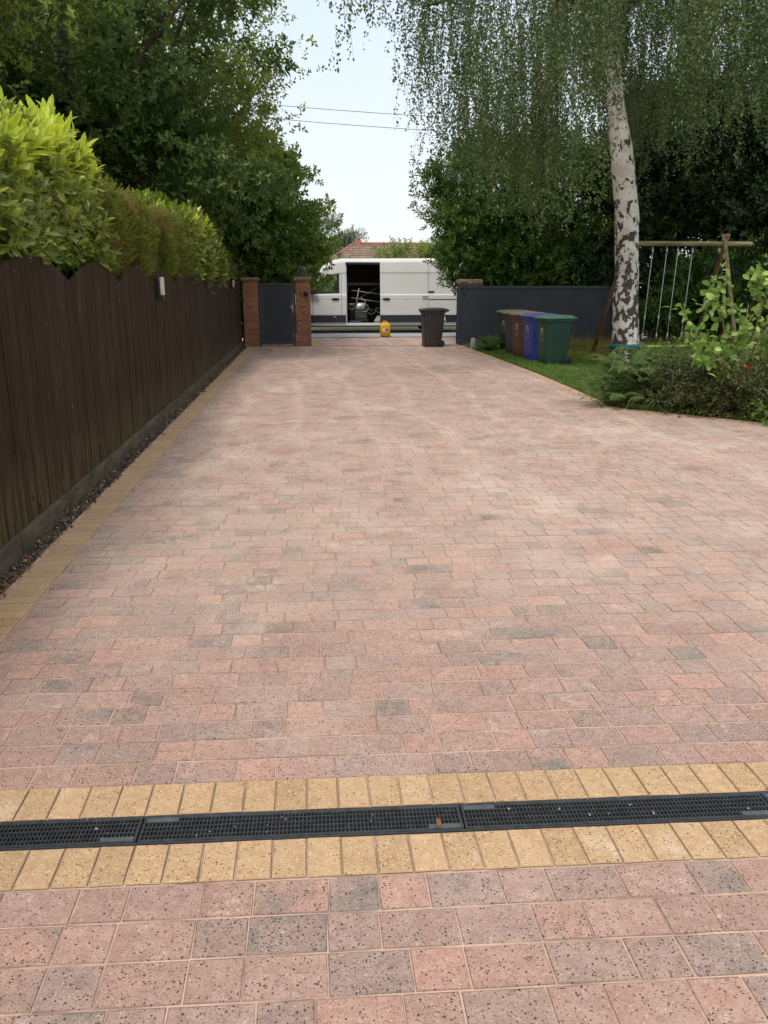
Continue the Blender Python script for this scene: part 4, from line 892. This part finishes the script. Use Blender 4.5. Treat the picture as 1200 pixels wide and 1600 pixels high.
tree('dark_evergreen', 'dark evergreen standing behind the brick pillars and the garden gate', 'tree', (-3.0, 28.0, 0),
     [(-3.2, 27.6, 1.9, 2.4, 1.3, 1.9), (-4.6, 28, 4.0, 3.4, 1.8, 3.0)], 5200, SP_mid, 'lf_dark', trunk_r=.16, clump=.40, per=30, scale=(1.2, 1.9))
tree('dark_evergreen', 'tall dark tree filling the gap behind the whitebeam on the far left', 'tree', (-9, 27, 0),
     [(-8.5, 26, 6.0, 4.6, 2.5, 5.0), (-6.0, 24.5, 3.2, 3.0, 1.8, 2.8)], 6500, SP_mid, 'lf_dark', trunk_r=.25, clump=.6, per=34, scale=(1.5, 2.4))
tree('yellow_green_tree', 'light green tree whose thin branch tips reach into the sky left of the gap', 'tree', (-4.6, 24.5, 0),
     [(-3.6, 23.6, 7.4, 3.0, 1.8, 2.4), (-2.6, 23.6, 5.6, 1.9, 1.3, 1.4)], 3000, SP_mid, 'lf_yellowgreen', trunk_r=.15, clump=.5, per=34, rmin=.45, scale=(1.0, 1.5))

# right: laurel and dark trees
tree('laurel_tree', 'large glossy laurel growing over the open gate and the rear of the van', 'tree', (6.6, 26.6, 0),
     [(6.9, 26.0, 3.9, 3.15, 1.6, 2.15), (6.5, 26.0, 2.6, 2.55, 1.5, 1.5), (7.4, 25.7, 2.0, 2.5, 1.0, .8), (5.6, 26.0, 4.3, 2.0, 1.3, 1.5), (5.3, 26.0, 2.5, 1.3, 1.0, 1.0)], 12500, SP_lau, 'lf_laurelR', trunk_r=.2, clump=.32, per=24, floor=1.2)
DT = 'dark trees behind the swing'
tree('dark_evergreen', 'dark evergreen behind the swing frame, right of the big laurel', 'tree', (11.0, 26.0, 0),
     [(10.8, 25.4, 2.9, 3.0, 1.6, 2.9), (11.2, 25.4, 5.3, 2.9, 1.7, 2.3)], 9000, SP_lau, 'lf_dark', trunk_r=.2, clump=.42, per=28, scale=(1.0, 1.6), group=DT)
tree('dark_evergreen', 'darkest evergreen at the right edge of the photo above the triangular swing', 'tree', (15.5, 24.0, 0),
     [(14.8, 23.6, 3.2, 3.1, 1.8, 3.2), (15.2, 23.6, 6.6, 3.2, 2.0, 3.0)], 8500, SP_mid, 'lf_dark', trunk_r=.22, clump=.5, per=30, scale=(1.3, 2.1), group=DT)
tree('holly_bush', 'low mid green bush between the open gate and the swing ropes', 'bush', (11.3, 23.4, 0),
     [(11.3, 23.2, 1.1, 1.8, .9, 1.3), (12.8, 23.0, 1.3, 2.0, .9, 1.5)], 5200, SP_lau, 'lf_laurelR', trunk_r=.06, clump=.28, per=24)
hedge('evergreen_hedge', 'dark evergreen hedge along the back of the lawn behind the swing ropes', 24.4, 25.6, 8.3, 21, .2, [(24, 3.3), (26, 3.4)], 6500, SP_lau, 'lf_laurelR', up=.2, sc=(1.2, 1.9))
# across the road
tree('street_hedge', 'pale green bush standing between the tiled roof and the right hand laurel', 'bush', (5.6, 41, 0),
     [(5.6, 41, 2.2, 1.9, 1.2, 1.45), (7.6, 41, 2.2, 2.0, 1.2, 1.3)], 2600, SP_mid, 'lf_hedge2', trunk_r=.08, clump=.28, per=24, scale=(1.2, 1.9))
tree('street_hedge', 'fresh green bush beyond the road, seen through the cab window of the van', 'bush', (-1.2, 37.5, 0),
     [(-1.0, 37.5, 1.7, 3.0, 1.0, 1.5), (1.4, 37.5, 1.2, 1.6, .9, .95)], 4200, SP_mid, 'lf_hedge2', trunk_r=.08, clump=.28, per=24, scale=(1.2, 1.9))
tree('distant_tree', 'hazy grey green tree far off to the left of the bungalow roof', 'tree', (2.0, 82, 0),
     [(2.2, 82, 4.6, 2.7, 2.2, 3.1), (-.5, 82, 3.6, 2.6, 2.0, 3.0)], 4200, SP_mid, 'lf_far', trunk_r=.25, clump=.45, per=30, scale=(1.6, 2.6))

# birch
bt = thing('birch_tree', 'weeping silver birch with a patchy white trunk on the lawn', 'tree', (6.92, 17.8, 0)); B = np.array((6.92, 17.8, 0))
path = [(6.92, 17.8, -.1), (6.91, 17.8, .12), (6.88, 17.8, .5), (6.82, 17.8, 1.3), (6.80, 17.8, 1.9), (6.74, 17.8, 2.6), (6.71, 17.8, 3.1), (6.60, 17.8, 3.7), (6.50, 17.8, 4.3), (6.38, 17.8, 4.8), (6.26, 17.8, 5.4), (6.12, 17.8, 6.2), (6.12, 17.8, 7.0), (6.0, 17.8, 8.4), (5.9, 17.9, 10.5), (6.0, 18, 13)]
rad = [.37, .315, .285, .265, .25, .245, .25, .235, .225, .195, .175, .165, .155, .12, .08, .02]
pp = []; rr_ = []
for i in range(len(path)-1):
    for k in range(4):
        u = k/4; pp.append(np.array(path[i])*(1-u)+np.array(path[i+1])*u-B); rr_.append((rad[i]*(1-u)+rad[i+1]*u)*(1+rng.normal()*.018))
tm = MB().tube(pp, rr_, 24)
tr_ = tm.build('trunk', M['birch'], bt, True)
bw_ = MB(); anchors = []
def cubic(a, b, c, d, u): return a*(1-u)**3+3*b*u*(1-u)**2+3*c*u*u*(1-u)+d*u**3
spec = [((6.1, 17.8, 6.9), (3.7, 17.2, 7.1), (2.2, 16.6, 6.5), .10)]
for k in range(26):
    az = k*2.399+.4; zz = 6.9+4.6*(k/26); rr0 = 4.0*(1-.3*(k/26))*rng.uniform(.7, 1.0)*(.8 if zz < 6 else 1)
    s = np.array((np.interp(zz, [p[2] for p in path], [p[0] for p in path]), 17.8, zz)); e_ = s+np.array((math.cos(az)*rr0, math.sin(az)*rr0*.85, rng.uniform(-.4, .6)))
    spec.append((s, s+(e_-s)*.5+np.array((0, 0, 1.0)), e_, .065))
spec.append(((6.1, 17.8, 7.6), (3.2, 15.2, 8.6), (.7, 13.2, 6.1), .06))
for s, m_, e_, r0 in spec:
    s, m_, e_ = map(np.array, (s, m_, e_)); pts = [cubic(s, s+(m_-s)*.7, m_, e_, u)-B for u in np.linspace(0, 1, 9)]
    bw_.tube(pts, [r0*(1-.85*u) for u in np.linspace(0, 1, 9)], 7)
    for u in rng.uniform(.3, 1, 5): anchors.append(cubic(s, s+(m_-s)*.7, m_, e_, u))
bw_.build('branch', M['birchtwig'], bt, True)
tips = [e_ for _, _, e_, _ in spec]
def env(x): return np.interp(x, [1.6, 1.9, 2.3, 2.7, 3.3, 3.8, 4.1, 4.5, 5.0, 5.3, 5.7, 6.2, 6.8, 7.4, 7.8, 8.4, 9.2, 11.5], [5.6, 5.2, 4.5, 4.1, 3.1, 2.65, 2.3, 2.5, 2.6, 3.2, 3.7, 3.9, 3.7, 3.3, 3.9, 4.2, 4.3, 5.0])
bl_, tl_ = leaf(.049, .037, .15, .1); LV = []; LT = []; leafP = []; leafD = []; tw = MB(); nstr = 0
def spray(cx, cy, zb, ztop, ns, spread=.28):
    global nstr
    for _ in range(ns):
        x, y_ = cx+rng.normal()*spread, cy+rng.normal()*spread; z1 = zb+abs(rng.normal())*.55; L_ = rng.uniform(1.1, 2.6); z0 = min(ztop, z1+L_)
        if z0-z1 < .4: continue
        nl = int((z0-z1)*34); u = np.sort(rng.random(nl)); sway = rng.normal(size=2)*.16; ph_ = rng.random()*6
        px = x+sway[0]*(u**2)+.03*np.sin(u*9+ph_); py = y_+sway[1]*(u**2)+.03*np.cos(u*8+ph_); pz = z0+(z1-z0)*u
        leafP.append(np.column_stack([px, py, pz])+rng.normal(size=(nl, 3))*.028); d = rng.normal(size=(nl, 3))*.6; d[:, 2] -= .75; leafD.append(d); nstr += 1
        if nstr % 3 == 0: tw.tube([np.array((x+sway[0]*q*q+.03*math.sin(q*9+ph_), y_+sway[1]*q*q+.03*math.cos(q*8+ph_), z0+(z1-z0)*q))-B for q in (0, .35, .7, 1)], [.004, .003, .0025, .0015], 3, False)
nsp = 0
while nsp < 340:
    a = rng.random()*6.283; q = rng.random()**.5; x = 6.35+5.0*q*math.cos(a); y_ = 17.4+4.3*q*math.sin(a)
    if x > 12: continue
    tier = rng.random(); zb = env(x)+(17-y_)*-.06; zb = max(zb, 2.1)+(tier**1.1)*4.2
    if x < 3.1 and tier < .35 and rng.random() < .5: continue
    if abs(x-6.6*y_/17.8) < .40 and y_ < 17.8 and zb < 5.1: continue     # the trunk stays clear in front
    spray(x, y_, zb+rng.normal()*.28, zb+rng.uniform(1.9, 3.6), int(rng.integers(7, 17)), rng.uniform(.14, .30)); nsp += 1
for (x, y_, zb) in ((.02, 13.2, 5.6), (.2, 13.2, 5.4), (.38, 13.1, 5.3), (.75, 13.1, 5.0), (1.0, 13.2, 4.95), (.55, 13.3, 5.75), (1.4, 13.6, 5.9), (1.7, 14, 5.8)): spray(x, y_, zb, zb+1.8, 11, .075)
for e_ in tips:
    for q in (0, .5): spray(e_[0]+(6.2-e_[0])*q*.4, e_[1]+(17.8-e_[1])*q*.4, max(e_[2]-1.5, 2.4), e_[2]+.35, 7, .25)
P = np.vstack(leafP); D = np.vstack(leafD)
# leaves point along +Y of the template: use the axis as +Y by rotating the template first
bl_r = bl_ @ rotm('X', math.pi/2).T
V, T = scatter([(bl_r, tl_)], P, D, rng.uniform(.7, 1.3, len(P))); link('crown', npmesh('crown', V-B, T), M['lf_birch'], bt); tw.build('twigs', M['birchtwig'], bt)
# slackline pad and webbing
t = thing('slackline', 'teal padding round the birch trunk with a lime green webbing line stretched to the right', 'slackline', (6.88, 17.8, .33))
MB().loft([[(.31*math.cos(a)*s_, .31*math.sin(a)*s_, z) for a in np.linspace(0, 2*math.pi, 25)[:-1]] for s_, z in ((1.0, 0), (1.08, .01), (1.08, .10), (1.0, .11))], False).build('tree_pad', M['teal'], t, True)
MB().box(.33, 2.5, -.012, .012, .035, .075).build('webbing', M['lime'], t)
MB().box(.30, .42, -.03, .03, .02, .09).build('ratchet', M['galv'], t, bevel=.01)

# grass
def blades(P, h, wd, lean=.5):
    n = len(P); a = rng.random(n)*6.283; d = np.column_stack([np.cos(a), np.sin(a), np.zeros(n)]); sd2 = np.column_stack([-np.sin(a), np.cos(a), np.zeros(n)])*wd[:, None]; l = rng.random(n)*lean
    b0 = P-sd2*.5; b1 = P+sd2*.5; up_ = np.zeros((n, 3)); up_[:, 2] = h
    m0 = P+up_*.55+d*(h*l*.3)[:, None]; tip = P+up_*(1-.3*l)[:, None]+d*(h*l)[:, None]
    V = np.stack([b0, b1, m0+sd2*.4, m0-sd2*.4, tip], 1).reshape(-1, 3); k = np.arange(n)[:, None]*5
    T = np.vstack([k+np.array((0, 1, 2)), k+np.array((0, 2, 3)), k+np.array((3, 2, 4))]); return V, T
def on_lawn(x, y_): return (x > edge_x(y_)+.10) & (y_ < 23.85)
n = 150000; Y_ = 8+16*rng.random(n); X_ = 4.2+9*rng.random(n)**1.25; k = on_lawn(X_, Y_) & (X_ < Y_*.62+.8); X_, Y_ = X_[k], Y_[k]; n = len(X_)
hh = .05+.05*rng.random(n)*(1+.8*np.sin(X_*2.1+Y_)); hh = np.where((X_-edge_x(Y_)) < .35, hh*.75, hh)
V, T = blades(np.column_stack([X_, Y_, np.full(n, .01)]), hh, .006+.006*rng.random(n), .8); o = link('grass', npmesh('grass', V, T), M['lf_grass']); props(o, 'short green lawn grass beside the paving and round the bins', kind='stuff')
n = 34000; Y_ = 11+12.6*rng.random(n); X_ = 5+8*rng.random(n); clump_ = np.sin(X_*1.7+1)*np.cos(Y_*1.3)+rng.normal(size=n)*.5
k = on_lawn(X_, Y_) & (X_ > 5.9) & (clump_ > -.35) & (X_ < Y_*.62+.8) & ((X_ > 7.2) | (Y_ < 15.6) | (Y_ > 22.3)); X_, Y_ = X_[k], Y_[k]; n = len(X_)
V, T = blades(np.column_stack([X_, Y_, np.full(n, .0)]), .16+.24*rng.random(n)**1.3, .005+.006*rng.random(n), .9); o = link('tall_grass', npmesh('tall_grass', V, T), M['lf_tallgrass']); props(o, 'long uncut grass under the swings', kind='stuff')
n = 1500; Y_ = rng.uniform(15, 23.6, n); X_ = rng.uniform(6, 12, n); 
V, T = blades(np.column_stack([X_, Y_, np.zeros(n)]), .35+.3*rng.random(n), np.full(n, .006), .4); o = link('grass_stalks', npmesh('grass_stalks', V, T), M['litter']); props(o, 'thin straw coloured seed stalks in the long grass', kind='stuff')

n = 240; k = rng.integers(3, 9, n); u = rng.random(n); EP = np.array(EDGE); P2 = EP[k]+(EP[k+1]-EP[k])*u[:, None]; P = np.column_stack([P2-np.abs(rng.normal(size=(n, 2)))*np.array((.10, .07))+.05, np.full(n, .012)])
V, T = scatter([leaf(.030, .016, .3, .3), leaf(.022, .012, .5, -.2)], P, unit(n), rng.uniform(.5, 1.3, n)); o = link('leaf_litter', npmesh('leaf_litter', V, T), M['litter']); props(o, 'small dead leaves scattered along the grass edge of the paving', kind='stuff')
# feathery plants and ferns
def frond(n, L, leafL, w_, seed):
    r = np.random.default_rng(seed); Vs = []; Ts = []; b = 0
    def curve(u): return np.array((0, L*(u*.75), L*(.75*u-.62*u*u)))
    for i in range(n):
        u = (i+1)/n; c = curve(u); s = math.sin(math.pi*min(1, u*.92+.08))**.7
        for sg in (-1, 1):
            V, T = leaf(leafL*s+.01, w_, .2, .3); V = V @ rotm('Z', -sg*R_(62)).T; V = V+c+r.normal(size=3)*.004; Vs.append(V); Ts.append(T+b); b += 4
    V, T = leaf(L*.2, w_, .2, .2); Vs.append(V+curve(.98)); Ts.append(T+b); b += 4
    # midrib
    for i in range(6):
        a, c = curve(i/6), curve((i+1)/6); q = np.array([a+(-.002, 0, 0), a+(.002, 0, 0), c]); Vs.append(q); Ts.append(np.array([(0, 1, 2)])+b); b += 3
    V = np.vstack(Vs); return V @ rotm('X', 0).T, np.vstack(Ts)
def fern(name, label, cat, loc, nf, L, leafL, w_, mat, stems=True, hgt=0.):
    t = thing(name, label, cat, loc); VV = []; TT = []; b = 0
    for i in range(nf):
        V, T = frond(18, L*rng.uniform(.6, 1.15), leafL, w_, i); tilt = rng.uniform(-.35, .75); V = V @ rotm('X', tilt).T; V = V @ rotm('Z', rng.random()*6.283).T
        V = V+np.array((rng.normal()*.06, rng.normal()*.06, rng.random()*hgt))+np.array((rng.normal()*hgt*.45, rng.normal()*hgt*.3, 0)); VV.append(V); TT.append(T+b); b += len(V)
    V = np.vstack(VV); V[:, 2] = np.maximum(V[:, 2], .004); link('fronds', npmesh('fronds', V, np.vstack(TT)), M[mat], t)
    mb = MB()
    for i in range(12): mb.tube([(rng.normal()*.05, rng.normal()*.05, 0), (rng.normal()*.15, rng.normal()*.12, .1+hgt)], [.006, .003], 5)
    mb.build('stems', M['lf_shrub'], t)
    return t
fern('feathery_plant', 'grey green feathery plant spilling over the corner where the paving turns right', 'plant', (4.55, 11.35, .01), 150, .50, .095, .017, 'lf_feather', hgt=.58)
fern('feathery_plant', 'taller pale feathery plant just behind the corner plant, below the birch trunk', 'plant', (5.15, 12.3, .01), 110, .50, .10, .017, 'lf_feather', hgt=.56)
fern('feathery_plant', 'feathery green plant between the corner plant and the dark leafy shrub', 'plant', (5.0, 11.15, .01), 70, .45, .09, .016, 'lf_feather', hgt=.35)
fern('fern', 'small fern growing at the foot of the open sliding gate', 'fern', (4.68, 21.6, .01), 34, .50, .10, .022, 'lf_feather', hgt=.16)
o = MB().loft([rrect(0, 0, .06, .05, .015, 0), rrect(0, 0, .05, .045, .015, .26), rrect(0, 0, .03, .03, .01, .29)]).build('stone_post', M['concrete']); o.location = (4.46, 22.6, 0); o.rotation_euler = (0, 0, .3)
props(o, 'short pale stone block at the corner of the grass by the open gate', 'stone')
# dark leafy shrub along the edge
def bush(name, label, loc, ells, n, temps, mat, sc=(.8, 1.3), **kw):
    return tree(name, label, 'shrub', loc, ells, n, temps, mat, trunk_r=.025, limbs=30, scale=sc, clump=.12, per=14, rmin=.2, **kw)
bush('leafy_shrub', 'low dark twiggy shrub at the edge of the paving, right of the feathery plants', (5.3, 10.75, 0), [(5.15, 10.8, .30, .55, .35, .38), (5.55, 10.5, .35, .5, .35, .42)], 1500, SP_sml, 'lf_shrub')
bush('leafy_shrub', 'low dark shrub at the right edge of the photo beneath the red rose', (5.95, 10.2, 0), [(5.95, 10.2, .32, .55, .4, .42), (6.4, 10.0, .4, .5, .4, .5)], 1500, SP_sml, 'lf_shrub')
bush('leafy_shrub', 'sparse pale leaved shrub spilling onto the paving at the right edge of the photo', (5.75, 9.72, 0), [(5.75, 9.78, .10, .5, .12, .12)], 160, SP_sml, 'lf_beech')
bush('leafy_shrub', 'mid green shrub behind the dark shrub, under the big pale leaves', (5.9, 11.4, 0), [(5.7, 11.5, .45, .8, .4, .45), (6.6, 11.3, .6, .7, .4, .6)], 1800, SP_sml, 'lf_beech')
# red roses
rt = thing('rose_plant', 'red rose in flower at the right edge of the photo', 'rose', (5.45, 9.95, 0)); rb = np.array((5.45, 9.95, 0))
mb = MB(); heads = [(5.30, 9.80, .72), (5.36, 9.80, .665), (5.12, 9.95, .72)]
for hx_ in heads: mb.tube([(0, 0, 0), (np.array(hx_)-rb)*.5+np.array((.05, 0, .08)), np.array(hx_)-rb], [.006, .004, .003], 5)
mb.build('stems', M['lf_shrub'], rt, True)
for i, hx_ in enumerate(heads):
    Vs = []; Ts = []; b = 0
    for q in range(22):
        V, T = leaf(.030, .030, .4, -.25, 1); V = V @ rotm('X', R_(80-q*3.2)).T @ rotm('Z', q*2.399).T; Vs.append(V); Ts.append(T+b); b += len(V)
    V = np.vstack(Vs)*(1.3 if i < 2 else .95)+np.array(hx_)-rb; link('flower', npmesh('flower', V, np.vstack(Ts)), M['rosepetal'], rt)
P, D, cc = crown_pts([(5.4, 9.98, .45, .3, .2, .3)], 90, clump=.08, per=8, rmin=.1); V, T = scatter(SP_sml, P, D, np.full(len(P), 1.1)); link('foliage', npmesh('foliage', V-rb, T), M['lf_shrub'], rt)
# big pale leaved shrub (magnolia-like)
mt = thing('magnolia_shrub', 'shrub with large pale green oval leaves at the right edge of the photo', 'shrub', (5.55, 10.35, 0)); mbase = np.array((5.55, 10.35, 0))
stems = [[(0, 0, 0), (-.25, -.15, .7), (-.42, -.25, 1.25), (-.50, -.35, 1.93)], [(0, 0, 0), (-.35, -.15, .65), (-.75, -.28, 1.05), (-1.02, -.33, 1.42)], [(0, 0, 0), (.05, -.1, .8), (.10, -.2, 1.4), (.22, -.3, 2.05)], [(0, 0, 0), (-.2, -.2, .6), (-.5, -.3, .85), (-.75, -.35, 1.0)], [(0, 0, 0), (.2, 0, .9), (.45, -.1, 1.5), (.7, -.2, 1.9)], [(0, 0, 0), (-.05, -.2, .7), (-.15, -.3, 1.1), (-.2, -.42, 1.45)], [(0, 0, 0), (.3, -.2, .6), (.45, -.3, .95), (.6, -.3, 1.2)], [(-.42, -.25, 1.25), (-.55, -.3, 1.4), (-.62, -.35, 1.55), (-.66, -.4, 1.68)], [(.1, -.2, 1.4), (0, -.25, 1.55), (-.05, -.3, 1.68), (-.08, -.3, 1.8)], [(-.25, -.15, .7), (-.4, -.3, .75), (-.6, -.4, .78), (-.8, -.42, .8)]]
mb = MB(); Pm = []; Dm = []
for s in stems:
    mb.tube(s, [.016, .012, .008, .003], 6)
    for u in np.linspace(.25, 1, 30):
        i = min(2, int(u*3)); q = u*3-i; a, b = np.array(s[i]), np.array(s[i+1]); Pm.append(a+(b-a)*q+rng.normal(size=3)*.06); Dm.append(rng.normal(size=3)*.8+np.array((0, -.25, .35)))
mb.build('stems', M['timber'], mt, True)
lm = [sprig(2, .112, .070, .03, (40, 80), .22, .3, 1, seed=i+40) for i in range(4)]
V, T = scatter(lm, np.array(Pm), np.array(Dm), rng.uniform(.7, 1.35, len(Pm))); link('leaves', npmesh('leaves', V, T), M['lf_big'], mt)
print('tris', sum(len(o.data.polygons) for o in bpy.data.objects if o.type == 'MESH'), 'strands', nstr)
